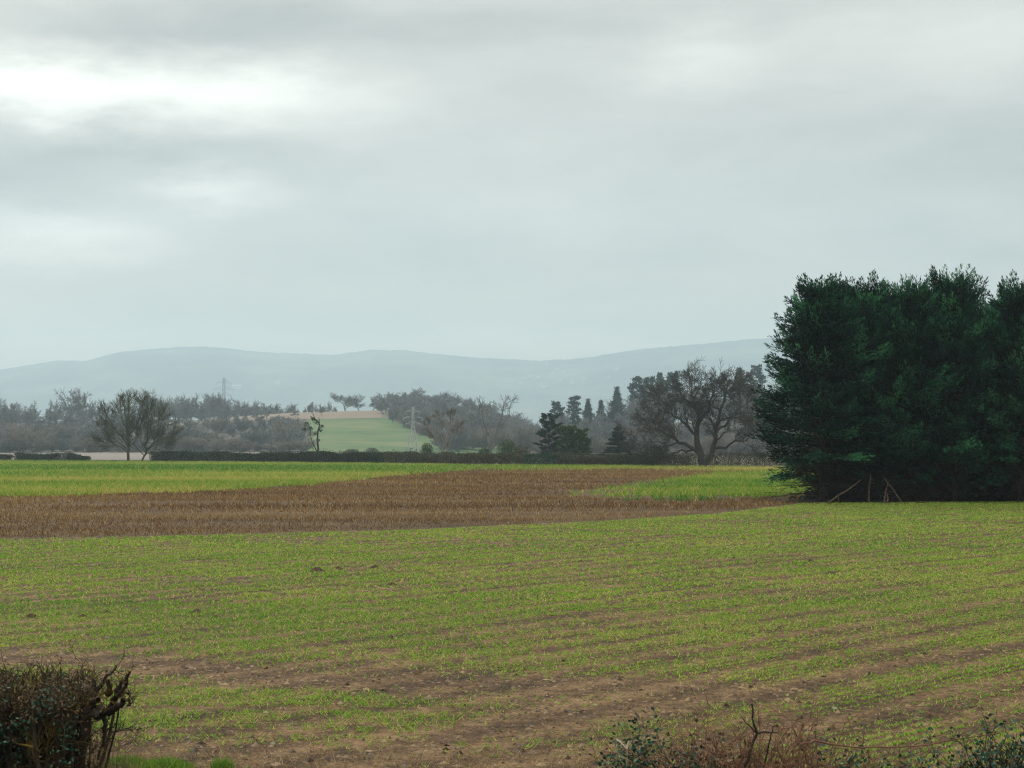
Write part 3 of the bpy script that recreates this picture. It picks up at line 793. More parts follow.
# ------------------------------------------------------------------ hedges
def hedge(name, pts, h, w, mat, n_per_m, size, lab, stem=True, ragged=.15, seed=0, tops=0, group=None, cat='hedge'):
    """pts: ground polyline; leaf faces fill its section, stems stand inside"""
    rng = np.random.default_rng(seed); pts = [np.array(p, float) for p in pts]
    root = empty(name, tuple(pts[0])); b0 = pts[0].copy()
    segL = [np.linalg.norm(b - a) for a, b in zip(pts[:-1], pts[1:])]; LT = sum(segL)
    def along(t):
        d = np.interp(t, np.concatenate([[0], np.cumsum(segL)]), np.arange(len(pts)))
        i = np.minimum(d.astype(int), len(pts) - 2); f = (d - i)[:, None]
        A = np.array(pts); return A[i] * (1 - f) + A[i + 1] * f
    n = int(LT * n_per_m * 4.5); t = rng.random(n) * LT
    hv = h * (1 - ragged * 1.3 + 2.6 * ragged * fbm(t, t * 0 + seed, 3.0, seed)) * (1 + .22 * np.maximum(rng.normal(size=n) - 1.2, 0))
    u = rng.random(n); z = hv * (1 - (1 - u) ** 1.6) if False else hv * u ** .8
    half = w * .5 * (.8 + .35 * np.sin(np.clip(u, 0, 1) * 2.6)) * (.85 + .3 * vnoise(t, t * 0, 1.5, seed + 3))
    dirv = unit(pts[-1] - pts[0]); side = np.array([-dirv[1], dirv[0], 0])
    sgn = rng.random(n) * 2 - 1; sgn = np.sign(sgn) * np.abs(sgn) ** .45
    C = along(t) + side[None] * (sgn * half)[:, None]; C[:, 2] += z
    D = rng.normal(size=(n, 3)) + np.array([0, 0, .5])
    size = size * .8
    V, F = kites(C - b0, D, size * (.6 + .8 * rng.random(n)), size * (.4 + .4 * rng.random(n)), rng)
    mesh_np('leaves', V, F, M[mat], root, tint=np.clip(rng.normal(size=n) * .22 + .4, 0, 1))
    k = int(LT * 3); t = rng.random(k) * LT; q = along(t) + side[None] * ((rng.random(k) - .5) * w * .8)[:, None] - b0
    segs = []
    for a in q:
        e = a + np.array([rng.normal() * .15, rng.normal() * .15, h * (.75 + .35 * rng.random())])
        segs.append((a, e, .035, .015))
    V, F = tubes(segs, 4); mesh_np('stems', V, F, M['bark_dark'], root)
    return tag(root, lab, cat, group)
def gp(p): return gpt(p, hb(p))
def gline(a, b, back=0.0, n=5):
    return [gp(p) + np.array([0, back, 0]) for p in np.linspace(a, b, n)]
hedge('hedge', gline(-260, 9, 2), 1.7, 1.4, 'hedge', 120, .3, 'dark clipped hedge stub at the left end of the field edge', seed=1, ragged=.3)
hedge('hedge', gline(13, 58, 2), 1.7, 1.4, 'hedge', 120, .3, 'dark gappy hedge length left of the two field trees', seed=2, ragged=.3)
hedge('hedge', gline(62, 86, 2), 1.6, 1.4, 'hedge', 120, .3, 'short dark hedge length nearest the left field trees', seed=3, ragged=.35)
hedge('hedge', gline(150, 385, 2, 9), 2.05, 1.6, 'hedge', 150, .3, 'long dark trimmed hedge below the left wood and pasture', seed=4, ragged=.17)
hedge('hedge', gline(386, 526, 2), 2.1, 1.6, 'scrubleaf', 130, .28, 'brownish green trimmed hedge below the wooded knoll', seed=5, ragged=.2)
hedge('hedge', gline(527, 554, -.5), 2.05, 1.8, 'hedge_green', 260, .2, 'short clipped evergreen hedge block, brighter green on top', seed=6, ragged=.04)
hedge('hedge', gline(555, 690, 2), 1.9, 1.7, 'scrubleaf', 130, .26, 'scruffy brown green hedge between the evergreen block and the oak', seed=7, ragged=.25)
hedge('hedge', gline(555, 660, 4), 1.9, 1.7, 'hedge', 130, .26, 'darker hedge strip behind the scruffy one near the spruce', seed=8, ragged=.2)
hedge('scrub_hedge', gline(686, 1000, 9, 7), 1.9, 2.2, 'scrubleaf', 110, .24, 'straggly straw coloured scrub right of the oak', seed=9, ragged=.4, cat='scrub')

# ------------------------------------------------------------------ big evergreen belt on the right
def leyland(seed, hgt=14.0, rad=3.2, skirt=2.6, nb=210, ndead=110, tp=1.0):
    rng = np.random.default_rng(seed); root = empty('cypress_tree'); root['hgt'] = hgt
    segs = []; p = np.zeros(3)
    for i in range(12):
        q = np.array([rng.normal() * .05, rng.normal() * .05, hgt * .93 * (i + 1) / 12])
        segs.append((p, q, .24 * (1 - i / 12.6), .24 * (1 - (i + 1) / 12.6))); p = q
    C, D, L, W, T = [], [], [], [], []
    def plume(o, ax, ln, wid, m, l, t0):
        """a pointed feathery tuft of foliage along ax"""
        u = rng.random(m) ** .9
        c = o + ax * (ln * u)[:, None] + rng.normal(size=(m, 3)) * (wid * (1.08 - u) ** .8)[:, None]
        C.append(c); D.append(ax[None] * 1.1 + (c - o - ax * (ln * u)[:, None]) / max(wid, .01) * .55 + rng.normal(size=(m, 3)) * .25)
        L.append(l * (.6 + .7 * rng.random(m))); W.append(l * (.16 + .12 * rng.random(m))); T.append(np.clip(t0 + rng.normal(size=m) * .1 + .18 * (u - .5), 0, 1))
    for b in range(nb):
        f = (b + rng.random()) / nb
        z = skirt * .75 + (hgt * .93 - skirt * .75) * f ** .92
        q = z / hgt
        r = rad * np.interp(q, [.1, .2, .35, .55, .75, .86, .93, 1.0], [.85, 1.02, 1.08, 1.0 * (tp * .3 + .7), .86 * (tp * .7 + .3), .66 * tp, .42 * tp, .2]) * (.62 + .5 * rng.random())
        el = np.interp(q, [.1, .3, .7, 1.], [-.1, .2, .6, 1.0]) + rng.normal() * .15
        az = b * 2.39996 + rng.normal() * .25
        h_ = np.array([math.cos(az), math.sin(az), 0]); d = h_ * math.cos(el) + np.array([0, 0, math.sin(el)])
        o0 = np.array([0, 0, z]); o = o0 + d * r * .8
        t0 = float(np.clip(.34 + rng.normal() * .27, .0, .95))
        segs.append((o0, o0 + d * r * .4 - np.array([0, 0, .08]), .045, .025)); segs.append((o0 + d * r * .4 - np.array([0, 0, .08]), o, .025, .008))
        # thin inner foliage, then one flattened tier of sprays and its pointed tips
        m = int(r * 4); u = .3 + .5 * rng.random(m)
        C.append(o0 + d * (r * u)[:, None] + rng.normal(size=(m, 3)) * .2); D.append(d[None] + rng.normal(size=(m, 3)) * .5)
        L.append(.42 * (.6 + .7 * rng.random(m))); W.append(.13 * (.7 + .6 * rng.random(m))); T.append(np.clip(t0 - .1 + rng.normal(size=m) * .1, 0, 1))  # inner foliage tinted darker, shade put into the colour
        m = 175; sz = .55 + .4 * rng.random(); q3 = norm(rng.normal(size=(m, 3))) * (rng.random((m, 1)) ** .4)
        sd_ = np.cross(d, [0, 0, 1.]); sd_ = unit(sd_); upv = np.cross(sd_, d)
        loc = q3[:, :1] * d * sz * 1.25 + q3[:, 1:2] * sd_ * sz + q3[:, 2:] * upv * sz * .42
        C.append(o + loc); D.append(loc / sz * .8 + d * .9 + np.array([0, 0, .12]) + rng.normal(size=(m, 3)) * .28)
        L.append(.25 * (.6 + .7 * rng.random(m))); W.append(.085 * (.7 + .6 * rng.random(m))); T.append(np.clip(t0 + rng.normal(size=m) * .1 + .12 * q3[:, 2] + .1 * q3[:, 0], 0, 1))  # tint painted lighter towards the top and outer end of each tier
        for k in range(3):
            ax = unit(d * .9 + rdir(RND) * .45 + np.array([0, 0, .1 + .7 * q]))
            plume(o + d * sz * .7 + sd_ * rng.normal() * sz * .5, ax, .55 + .45 * rng.random(), .16, 26, .24, t0 + .08)
    for k in range(20):
        a = rng.random() * 6.28; rr = 2.1 * tp * math.sqrt(rng.random()); o = np.array([math.cos(a) * rr, math.sin(a) * rr, hgt * (.9 - .045 * rr) + rng.normal() * .4])
        ax = unit(np.array([math.cos(a) * .14 * rr, math.sin(a) * .14 * rr, 1.]) + rng.normal(size=3) * .12)
        plume(o, ax, hgt * .085 * (.5 + .7 * rng.random()), .27, 105, .25, .4 + rng.normal() * .12)
    V, F = tubes(segs, 5); mesh_np('trunk', V, F, M['bark_dark'], root)
    # dead inner branches low down, packed densely to darken the shaded hollow
    segs = []
    for k in range(ndead):
        z = .2 + 3.2 * rng.random(); az = rng.random() * 6.28; r = rad * (.35 + .6 * rng.random()); h_ = np.array([math.cos(az), math.sin(az), 0])
        e = h_ * r + np.array([0, 0, max(z - .5 + .7 * rng.random(), .1)]); segs.append((np.array([0, 0, z]), e, .03, .012))
        for w_ in range(5):
            f = .3 + .7 * rng.random(); a = np.array([0, 0, z]) * (1 - f) + e * f
            segs.append((a, a + rng.normal(size=3) * .45 * np.array([1, 1, .8]), .016, .006))
    V, F = tubes(segs, 3); V[:, 2] = np.maximum(V[:, 2], .02); mesh_np('dead_branches', V, F, M['bark_dark'], root)
    C, D, L, W, T = map(np.concatenate, (C, D, L, W, T)); root['hgt'] = float(np.quantile(C[:, 2], .9995))
    V, F = kites(C, D, L, W, rng); mesh_np('crown', V, F, M['leyland'], root, tint=T)
    return root
ley = [leyland(601 + i) for i in range(3)]
ley1 = leyland(621, rad=3.3, tp=.5)
leyb = leyland(611, skirt=.2, rad=3.0, nb=300, ndead=260)  # added back row, foliage to the ground, blocking light from the hollow
gc = 'dark cypress trees in the tall belt on the right'
for i, (p, Y, yt, rz, wd, lab) in enumerate([
    (822, 101.5, 275, .3, 1.27, 'first dark cypress at the left end of the tall belt, branches overhanging the field'),
    (866, 102.5, 273, 1.7, .95, 'dark cypress second from the left end of the tall belt'),
    (910, 102, 277, 2.9, .95, 'dark cypress behind the leaning dead branches'),
    (951, 102, 268, 4.1, 1.0, 'tallest dark cypress with the highest spiky top'),
    (1018, 101.5, 274, 5.2, .95, 'dark cypress cut by the right edge of the frame'),
    (1062, 102.5, 272, 3.3, 1.0, 'dark cypress beyond the right edge of the frame'),
    (1110, 102, 270, .8, 1.0, 'dark cypress further out past the frame')]):
    x, h = top_h(p, yt, Y); place(ley1 if i == 0 else ley[i % 3], x, Y, h, lab, group=gc, rz=rz, wide=wd)
for i, (p, Y, yt) in enumerate([(838, 105.5, 300), (872, 107, 292), (905, 106, 296), (940, 107, 290), (975, 106, 304), (1010, 107, 296), (1048, 106, 295), (1090, 107, 290)]):
    x, h = top_h(p, yt, Y); place(leyb, x, Y, h, 'dark cypress added behind the front row to block light through its gaps', group='added back row of cypress trees', rz=i * 1.3, wide=1.05)

# leaning dead branches at the foot of the belt
for a, b, r, lab in [((828, 502.5), (861, 480), .06, 'long pale dead branch leaning against the dark trees'), ((868.5, 500), (870.5, 474), .035, 'thin crooked upright dead branch in the dark gap'),
                     ((883.5, 502), (888.5, 480), .04, 'short dead branch propped nearly upright'), ((902, 503), (884, 478), .04, 'dead branch leaning left behind the upright one'),
                     ((888, 503), (887, 494), .05, 'stubby dead branch end below the propped ones')]:
    p0 = at(a[0], a[1], 98.0); p0[2] = .04; p1 = at(b[0], b[1], 98.9)
    S = []; rs = random.Random(int(a[0])); P = dict(n=3, wig=.3, up=.0, lv=1, ch=1, pc=.5, ang=(.4, .9), lr=(.3, .5), rmin=.008)
    k = 6; prev = p0
    for i in range(k):
        q = p0 + (p1 - p0) * (i + 1) / k + rdir(rs) * .04; S.append((prev - p0, q - p0, r * (1 - .5 * i / k), r * (1 - .5 * (i + 1) / k))); prev = q
    for i in (2, 4):
        S.append((S[i][0], S[i][0] + rdir(rs) * .5, .02, .008))
    V, F = tubes(S, 6); o = mesh_np('dead_branch', V, F, M['deadwood'], smooth=True); o.location = tuple(p0); tag(o, lab, 'branch', 'dead branches leaning at the tree belt')

# ------------------------------------------------------------------ pylons
def pylon(hgt, basew, mat, lab, px_, ytop, Y, rz):
    x, hh = top_h(px_, ytop, Y); z0 = Hs(x, Y); h = hh; root = empty('pylon', (x, Y, z0), rz)
    t = .11; legs = []
    def wd(f): return basew * (.5 * (1 - f / .62) + .11) if f < .62 else basew * .11 * (1.25 - .4 * f)
    lv = [0, .16, .3, .42, .52, .62, .72, .82, .91, 1.0]
    cs = [(1, 1), (1, -1), (-1, -1), (-1, 1)]
    P_ = [[np.array([a * wd(f), b * wd(f), f * h]) for a, b in cs] for f in lv]
    legs = [(P_[k][c], P_[k + 1][c], t, t) for k in range(len(lv) - 1) for c in range(4)]
    brace = []
    for k in range(len(lv) - 1):
        for c in range(4):
            d = (c + 1) % 4
            brace += [(P_[k][c], P_[k + 1][d], t * .6, t * .6), (P_[k][d], P_[k + 1][c], t * .6, t * .6), (P_[k + 1][c], P_[k + 1][d], t * .6, t * .6)]
    V, F = tubes(legs, 4); mesh_np('legs', V, F, mat, root); V, F = tubes(brace, 4); mesh_np('bracing', V, F, mat, root)
    for f, a in [(.64, .16), (.77, .2), (.9, .15)]:
        s = []; ins = []
        for sg in (1, -1):
            e = np.array([sg * a * h, 0, f * h]);
            for b in (1, -1):
                s += [(np.array([sg * wd(f), b * wd(f), f * h]), e, t * .6, t * .6), (np.array([sg * wd(f), b * wd(f), (f + .05) * h]), e, t * .6, t * .6)]
            ins.append((e, e - np.array([0, 0, .05 * h]), t * .7, t * .7))
        V, F = tubes(s, 4); arm = mesh_np('crossarm', V, F, mat, root)
        for q in ins:
            V, F = tubes([q], 5); mesh_np('insulator', V, F, mat, arm)
    tag(root, lab, 'pylon', 'electricity pylons'); return root
pylon(20, 3.6, M['steel'], 'pale steel lattice pylon in front of the wooded knoll', 413, 407, 655, R(12))
pylon(40, 9., M['steel_dark'], 'distant dark lattice pylon above the trees on the left', 224, 378, 1400, R(15))

# ------------------------------------------------------------------ far houses on the hills
def house(w, d, h, lab, px_, py_, roof, group='pale houses scattered on the hillside'):
    # stand it on the hill surface where the sight line meets it
    best = None
    j = np.argmin(np.abs(hx - px_)); ff = (px_ - hx[0]) / (hx[1] - hx[0]); j0 = int(ff); fr = ff - j0
    line = HV[:, j0] * (1 - fr) + HV[:, min(j0 + 1, nx_ - 1)] * fr
    for k in range(len(line) - 1):
        pa, pb = [proj(*l)[1] for l in (line[k], line[k + 1])]
        if pa >= py_ >= pb and line[k][1] < 8600:
            f = (pa - py_) / max(pa - pb, 1e-6); best = line[k] * (1 - f) + line[k + 1] * f; break
    if best is None: return
    root = empty('house', (best[0], best[1], best[2] - 1.5), RND.uniform(-.4, .4))
    v = [(-w / 2, -d / 2, 0), (w / 2, -d / 2, 0), (w / 2, d / 2, 0), (-w / 2, d / 2, 0), (-w / 2, -d / 2, h), (w / 2, -d / 2, h), (w / 2, d / 2, h), (-w / 2, d / 2, h), (-w / 2, 0, h + d * .42), (w / 2, 0, h + d * .42)]
    me = bpy.data.meshes.new('wall'); me.from_pydata(v, [], [(0, 1, 5, 4), (1, 2, 6, 9, 5), (2, 3, 7, 6), (3, 0, 4, 8, 7)]); me.materials.append(M['render_wall'])
    o = bpy.data.objects.new('wall', me); COL.objects.link(o); o.parent = root
    e = .5; rv = [(-w / 2 - e, -d / 2 - e, h - .3), (w / 2 + e, -d / 2 - e, h - .3), (w / 2 + e, 0, h + d * .45), (-w / 2 - e, 0, h + d * .45), (-w / 2 - e, d / 2 + e, h - .3), (w / 2 + e, d / 2 + e, h - .3)]
    me = bpy.data.meshes.new('roof'); me.from_pydata(rv, [], [(0, 1, 2, 3), (3, 2, 5, 4)]); me.materials.append(M[roof])
    o = bpy.data.objects.new('roof', me); COL.objects.link(o); o.parent = root
    tag(root, lab, 'house', group)
for a in [(237, 388.5, 26, 'pale house just right of the distant pylon'), (278, 384.5, 16, 'small white house on the hill above the ridge row')]:
    house(a[2] * 1.5, 13, 12, a[3], a[0], a[1], 'roof_slate')
for a in [(557, 371, 14), (564, 373.5, 16), (553, 375, 12), (546, 366.5, 12), (530, 378, 16), (538, 379, 14), (524, 380, 12), (541, 377, 10), (505, 384, 18), (513, 384.5, 16), (520, 386, 14), (560, 382, 12), (572, 384, 14), (585, 380, 12), (545, 389, 16), (617, 371, 14), (608, 380, 12)]:
    house(a[2] * 1.5, 13, 10, 'tiny pale house among the hillside houses right of centre', a[0], a[1], 'roof_slate', 'hillside houses right of centre')
# ------------------------------------------------------------------ molehills and stones in the near field
def heap(px_, py_, wpx, lab, seed):
    g = gpt(px_, py_); r = wpx * .5 * g[1] / FPX; rng = np.random.default_rng(seed)
    nr, na = 6, 18; V = [(0, 0, r * .55)]
    for i in range(1, nr + 1):
        for j in range(na):
            a = j / na * 2 * math.pi; rr = r * i / nr * (1 + .3 * (vnoise(math.cos(a) * 2, math.sin(a) * 2, 1, seed) - .5)); z = r * .55 * (1 - (i / nr) ** 1.4) * (.8 + .5 * rng.random()) if i < nr else -.01
            V.append((rr * math.cos(a), rr * math.sin(a), z))
    F = [(0, 1 + j, 1 + (j + 1) % na, 0) for j in range(na)]
    F = []
    for j in range(na): F.append([0, 1 + j, 1 + (j + 1) % na])
    for i in range(nr - 1):
        for j in range(na):
            a, b, c, d = 1 + i * na + j, 1 + i * na + (j + 1) % na, 1 + (i + 1) * na + (j + 1) % na, 1 + (i + 1) * na + j
            F += [[a, d, c], [a, c, b]]
    V = [np.array(v) for v in V]
    # clods
    for k in range(40):
        a = rng.random() * 6.28; q = r * 1.25 * math.sqrt(rng.random()); s = r * (.07 + .12 * rng.random()); c = np.array([q * math.cos(a), q * math.sin(a), max(.0, r * .5 * (1 - (q / r) ** 1.4))])
        b0 = len(V); V += [c + s * np.array(v) * (1 + .3 * rng.normal()) for v in [(1, 0, 0), (0, 1, 0), (-1, 0, 0), (0, -1, 0), (0, 0, 1), (0, 0, -1)]]
        F += [[b0 + t for t in f] for f in [(0, 1, 4), (1, 2, 4), (2, 3, 4), (3, 0, 4), (1, 0, 5), (2, 1, 5), (3, 2, 5), (0, 3, 5)]]
    o = mesh_np('molehill', np.array(V), np.array(F), M['molesoil']); o.location = (g[0], g[1], .004); tag(o, lab, 'molehill', 'molehills in the green field')
M['molesoil'] = field_mat('molesoil', [(.3, (.035, .022, .016)), (.7, (.09, .058, .04))], [(8., .5), (40., .5)], .6)
for i, (a, b, w, lab) in enumerate([
    (317, 571.6, 15, 'largest dark molehill left of centre in the green field'), (338, 569.5, 10, 'flat molehill just right of the largest one'), (375, 568.3, 11, 'dark molehill at the right of the row of three'),
    (392, 585.8, 11, 'lone molehill a little nearer than the row of three'), (31, 617.5, 13, 'dark molehill near the left edge of the frame'), (83, 617.5, 11, 'faint low molehill second from the left edge'),
    (107, 613.5, 9, 'small faint molehill third from the left edge'), (197, 613, 14, 'dark wide molehill fourth from the left edge'), (216, 617.5, 8, 'small molehill just right of the dark wide one'),
    (810, 561.6, 9, 'upper of two flat molehills below the dark trees'), (830, 574.6, 11, 'lower of two flat molehills below the dark trees'), (826, 531.5, 4, 'tiny dark clod heap nearest the dark tree belt'),
    (895, 569.6, 6, 'small molehill furthest right'), (522, 535, 5, 'tiny molehill close to the stubble border in the middle'), (734, 558.5, 5, 'tiny molehill left of the two flat ones'),
    (581, 561.5, 5, 'tiny molehill in the middle of the green field')]):
    heap(a, b, w, lab, 40 + i)
def stone(px_, py_, r, lab, sd):
    g = gpt(px_, py_); rng = np.random.default_rng(sd)
    import bmesh
    bm = bmesh.new(); bmesh.ops.create_icosphere(bm, subdivisions=3, radius=r)
    for v in bm.verts:
        n_ = 1 + .35 * (vnoise(v.co.x / r * 1.3 + sd, v.co.y / r * 1.3 + v.co.z / r, 1) - .5); v.co = Vector((v.co.x * n_ * 1.1, v.co.y * n_ * .9, v.co.z * n_ * .85))
    me = bpy.data.meshes.new('stone'); bm.to_mesh(me); bm.free(); me.materials.append(M['stone'])
    for p in me.polygons: p.use_smooth = True
    o = bpy.data.objects.new('stone', me); COL.objects.link(o); o.location = (g[0], g[1], r * .6); tag(o, lab, 'stone')
stone(834.5, 711, .036, 'pale greenish stone lying on the bare soil at the right', 3)
stone(273, 746, .03, 'small whitish stone on the bare headland at the left', 4)

# ------------------------------------------------------------------ near verge: grass tussocks
def tussock(px_, py_, w, h, n, mat, lab, sd, name='grass_tussock', group=None):
    g = gpt(px_, py_); rng = np.random.default_rng(sd)
    x = rng.normal(size=n) * w * .45; y = rng.normal(size=n) * w * .3
    hh = h * np.exp(-(x / w) ** 2) * (.5 + .7 * rng.random(n))
    V, F = blades(x, y, np.zeros(n), hh, .014, .5, rng)
    o = mesh_np(name, V, F, M[mat], tint=rng.random(n)); o.location = (g[0], g[1], 0); tag(o, lab, 'grass', group)
tussock(124, 766, .3, .1, 1500, 'tussock', 'bright green grass tuft right against the hedge end', 1)
tussock(163, 769, .36, .1, 1900, 'tussock', 'wider bright green grass tuft right of the first tuft', 2)
tussock(222, 772, .14, .15, 500, 'tussock', 'small green tuft at the bottom edge near the dry grass', 3)
x, y = scatter(16.2, 18.4, 130, NR); n = len(x)
V, F = blades(x, y, np.full(n, .004), .06 + .16 * NR.random(n) ** 2, .009, .9)
tag(mesh_np('dry_grass', V, F, M['drygrass'], tint=NR.random(n)), 'withered straw coloured grass along the near edge of the field', 'grass', kind='stuff')

# ------------------------------------------------------------------ foreground hedge on the left
YH = 13.0
def lpath(path, Y, dy=0.0, rs=None, wander=.012):
    pts = [at(a, b, Y) + np.array([0, dy * k / len(path), 0]) for k, (a, b) in enumerate(path)]
    out = []
    for a, b in zip(pts[:-1], pts[1:]):
        for q in range(3): out.append(a + (b - a) * q / 3 + (rdir(rs) * wander if rs and out else 0))
    return out + [pts[-1]]
def pathsegs(pts, r0, r1):
    n = len(pts) - 1
    return [(pts[i], pts[i + 1], r0 + (r1 - r0) * i / n, r0 + (r1 - r0) * (i + 1) / n) for i in range(n)]
rs = random.Random(77)
xL = -6.5; xR = at(104, 700, YH)[0]
fh = empty('hedge', (xR, YH, 0)); B0 = np.array([xR, YH, 0.])
tag(fh, 'near ragged hedge of dark gnarled stems and ivy at the bottom left', 'hedge')
stems, twigs, lich = [], [], []
def shoot(S, p, d, L, r, lvl, mx):
    n = 4
    for i in range(n):
        d = unit(d + rdir(rs) * .33 + np.array([0, 0, .06])); q = p + d * L / n
        S.append((p, q, r * (1 - .15 * i), r * (1 - .15 * (i + 1)))); p = q
        if lvl < mx and rs.random() < .75:
            o = rdir(rs); o = unit(o - d * np.dot(o, d)); shoot(S, p, unit(d * .6 + o * .8), L * rs.uniform(.35, .65), max(r * .55, .0025), lvl + 1, mx)
for k in range(170):
    x = rs.uniform(xL, xR - .22) if k > 90 else rs.uniform(-4.0, xR - .22); y = YH + rs.uniform(-.3, .45)
    p = np.array([x, y, 0.]); d = np.array([rs.uniform(-.2, .2), rs.uniform(-.1, .1), 1.])
    L = rs.uniform(1.05, 1.42); r = rs.uniform(.012, .034); n = 8
    for i in range(n):
        d = unit(d + rdir(rs) * .17 + np.array([0, 0, .1])); q = p + d * L / n
        stems.append((p, q, r * (1 - .07 * i), r * (1 - .07 * (i + 1)))); p = q
        if i > 3:
            o = unit(rdir(rs) + np.array([0, 0, .3])); shoot(twigs, p, o, rs.uniform(.16, .34), r * .35, 0, 2)
    shoot(twigs, p, d, .2, r * .4, 0, 2)
for k in range(110):                                              # loose shoots standing out of the clipped top
    x = rs.uniform(-4.0, xR - .1); p = np.array([x, YH + rs.uniform(-.3, .35), rs.uniform(1.3, 1.5)])
    shoot(twigs, p, unit(np.array([rs.uniform(-.5, .6), rs.uniform(-.2, .2), 1.])), rs.uniform(.06, .19), rs.uniform(.004, .007), 0, 1)
# gnarled limbs at the right end
for path, r0, r1, dy, L_ in [
    ([(78, 790), (84, 745), (90, 715), (97, 705), (108, 711)], .045, .036, -.35, 0), ([(100, 708), (110, 711), (119, 707), (128, 699), (133, 694)], .034, .018, -.4, 0),
    ([(108, 711), (116, 700), (123, 692), (130, 682), (137, 668)], .028, .009, -.3, 0), ([(84, 722), (92, 703), (100, 697), (108, 694)], .034, .022, -.4, 1),
    ([(108, 694), (113, 690), (116, 682), (117, 676)], .026, .018, -.4, 1), ([(117, 693), (122, 685), (131, 672)], .024, .01, -.2, 0),
    ([(90, 715), (96, 690), (104, 678), (112, 668)], .022, .008, .2, 0), ([(104, 712), (105, 728), (102, 745), (98, 760)], .02, .01, 0, 0),
    ([(102, 738), (110, 728), (117, 723)], .009, .004, 0, 0), ([(128, 699), (131, 703), (127, 706)], .01, .006, 0, 0), ([(124, 690), (130, 697), (128, 690)], .009, .005, 0, 0),
    ([(86, 705), (92, 688), (90, 672)], .018, .008, .1, 1), ([(40, 720), (37, 700), (40, 685), (44, 668)], .02, .008, -.25, 1), ([(10, 720), (20, 706), (33, 700)], .014, .006, -.3, 1)]:
    g = pathsegs(lpath(path, YH, dy, rs), r0, r1); lich.append(g) if L_ else stems.extend(g)
    for s in g[2:]:
        if rs.random() < .75:
            shoot(twigs, s[1], unit(rdir(rs) + np.array([.15, 0, .5])), rs.uniform(.05, .14), .005, 0, 1)
sh = lambda S: [(a - B0, b - B0, c, d) for a, b, c, d in S]
V, F = tubes(sh(stems), 7); mesh_np('stems', V, F, M['bark_dark'], fh, smooth=True)
for g in lich:
    V, F = tubes(sh(g), 7); mesh_np('lichen_branch', V, F, M['bark_lichen'], fh, smooth=True)
V, F = tubes(sh(twigs), 3); mesh_np('twigs', V, F, M['bark_lichen'], fh)
rng = np.random.default_rng(88)
n = 12000; x = xL + (xR - .12 - xL) * rng.random(n); cl = fbm(x, rng.random(n) * .0 + 3, .25, 3.)
z = 1.52 - np.abs(rng.normal(size=n)) * .38; y = YH + rng.normal(size=n) * .3
k = (vnoise(x, z, .16, 5.) > .45) & (z > 0.1); x, y, z = x[k], y[k], z[k]; n = len(x)
V, F = kites(np.stack([x, y, z], 1) - B0, rng.normal(size=(n, 3)) + np.array([0, -.5, -.2]), .024 + .02 * rng.random(n), .016 + .012 * rng.random(n), rng)
mesh_np('ivy_leaves', V, F, M['ivy'], fh, tint=np.clip(rng.normal(size=n) * .25 + .35, 0, 1))
n = 15000; x = xL + (xR - .06 - xL) * rng.random(n); z = 1.55 - np.abs(rng.normal(size=n)) * .2; y = YH + rng.normal(size=n) * .28
k = vnoise(x, z, .13, 9.) > .4; x, y, z = x[k], y[k], z[k]; n = len(x)
V, F = kites(np.stack([x, y, z], 1) - B0, rng.normal(size=(n, 3)) + np.array([0, 0, .4]), .018 + .032 * rng.random(n), .006 + .01 * rng.random(n), rng)
mesh_np('dry_leaves', V, F, M['dryleaf'], fh, tint=rng.random(n))
# withered grass standing against the hedge end
n = 900; x = rng.normal(size=n) * .13; y = rng.normal(size=n) * .2
V, F = blades(x, y, np.zeros(n), .55 + .65 * rng.random(n), .008, .12, rng)
o = mesh_np('dry_grass', V, F, M['dryleaf'], tint=rng.random(n)); g = at(100, 760, YH + .2); o.location = (g[0], g[1], 0)
tag(o, 'clump of tall withered grass at the end of the near hedge', 'grass')

# ------------------------------------------------------------------ foreground plants bottom right
def canes(name, px0, px1, ytop, n, lab, cat, sd, mat='cane', leaf=None, nl=0, lsize=.05, Y=13.2, arch=.8, r=.006, spread=.35, thick=0):
    rs = random.Random(sd); rng = np.random.default_rng(sd)
    c = at((px0 + px1) / 2, ytop, Y); hgt = c[2]; half = (px1 - px0) / 2 * Y / FPX
    root = empty(name, (c[0], Y, 0)); S = []; tips = []
    for k in range(n):
        p = np.array([rs.uniform(-half, half), rs.uniform(-spread, spread), 0.]); th = k < thick
        d = unit(np.array([rs.uniform(-.35, .35), rs.uniform(-.3, .3), 1.])); L = hgt * rs.uniform(.8, 1.1); m = 12
        lean = np.array([rs.uniform(-1, 1), rs.uniform(-.5, .5), 0]) * arch
        rr = r * (2.2 if th else rs.uniform(.6, 1.2))
        for i in range(m):
            f = i / m
            d = unit(d + rdir(rs) * .14 + lean * .16 * f - np.array([0, 0, .38 * f * f * arch]))
            q = p + d * L / m; S.append((p, q, rr * (1 - .06 * i), rr * (1 - .06 * (i + 1)))); p = q
            if i > 5: tips.append(p.copy())
            if i > 4 and rs.random() < .6: 
                e = unit(d + rdir(rs) * .9); q2 = p + e * rs.uniform(.06, .2); S.append((p, q2, rr * .5, rr * .25)); tips.append(q2)
    V, F = tubes(S, 5); mesh_np('stems', V, F, M[mat], root)
    if leaf:
        T = np.array(tips); i = rng.integers(0, len(T), nl); C = T[i] + rng.normal(size=(nl, 3)) * .05
        V, F = kites(C, rng.normal(size=(nl, 3)) + np.array([0, -.4, -.3]), lsize * (.7 + .6 * rng.random(nl)), lsize * (.5 + .4 * rng.random(nl)), rng)
        mesh_np('leaves', V, F, M[leaf], root, tint=np.clip(rng.normal(size=nl) * .28 + .45, 0, 1))
    return tag(root, lab, cat)
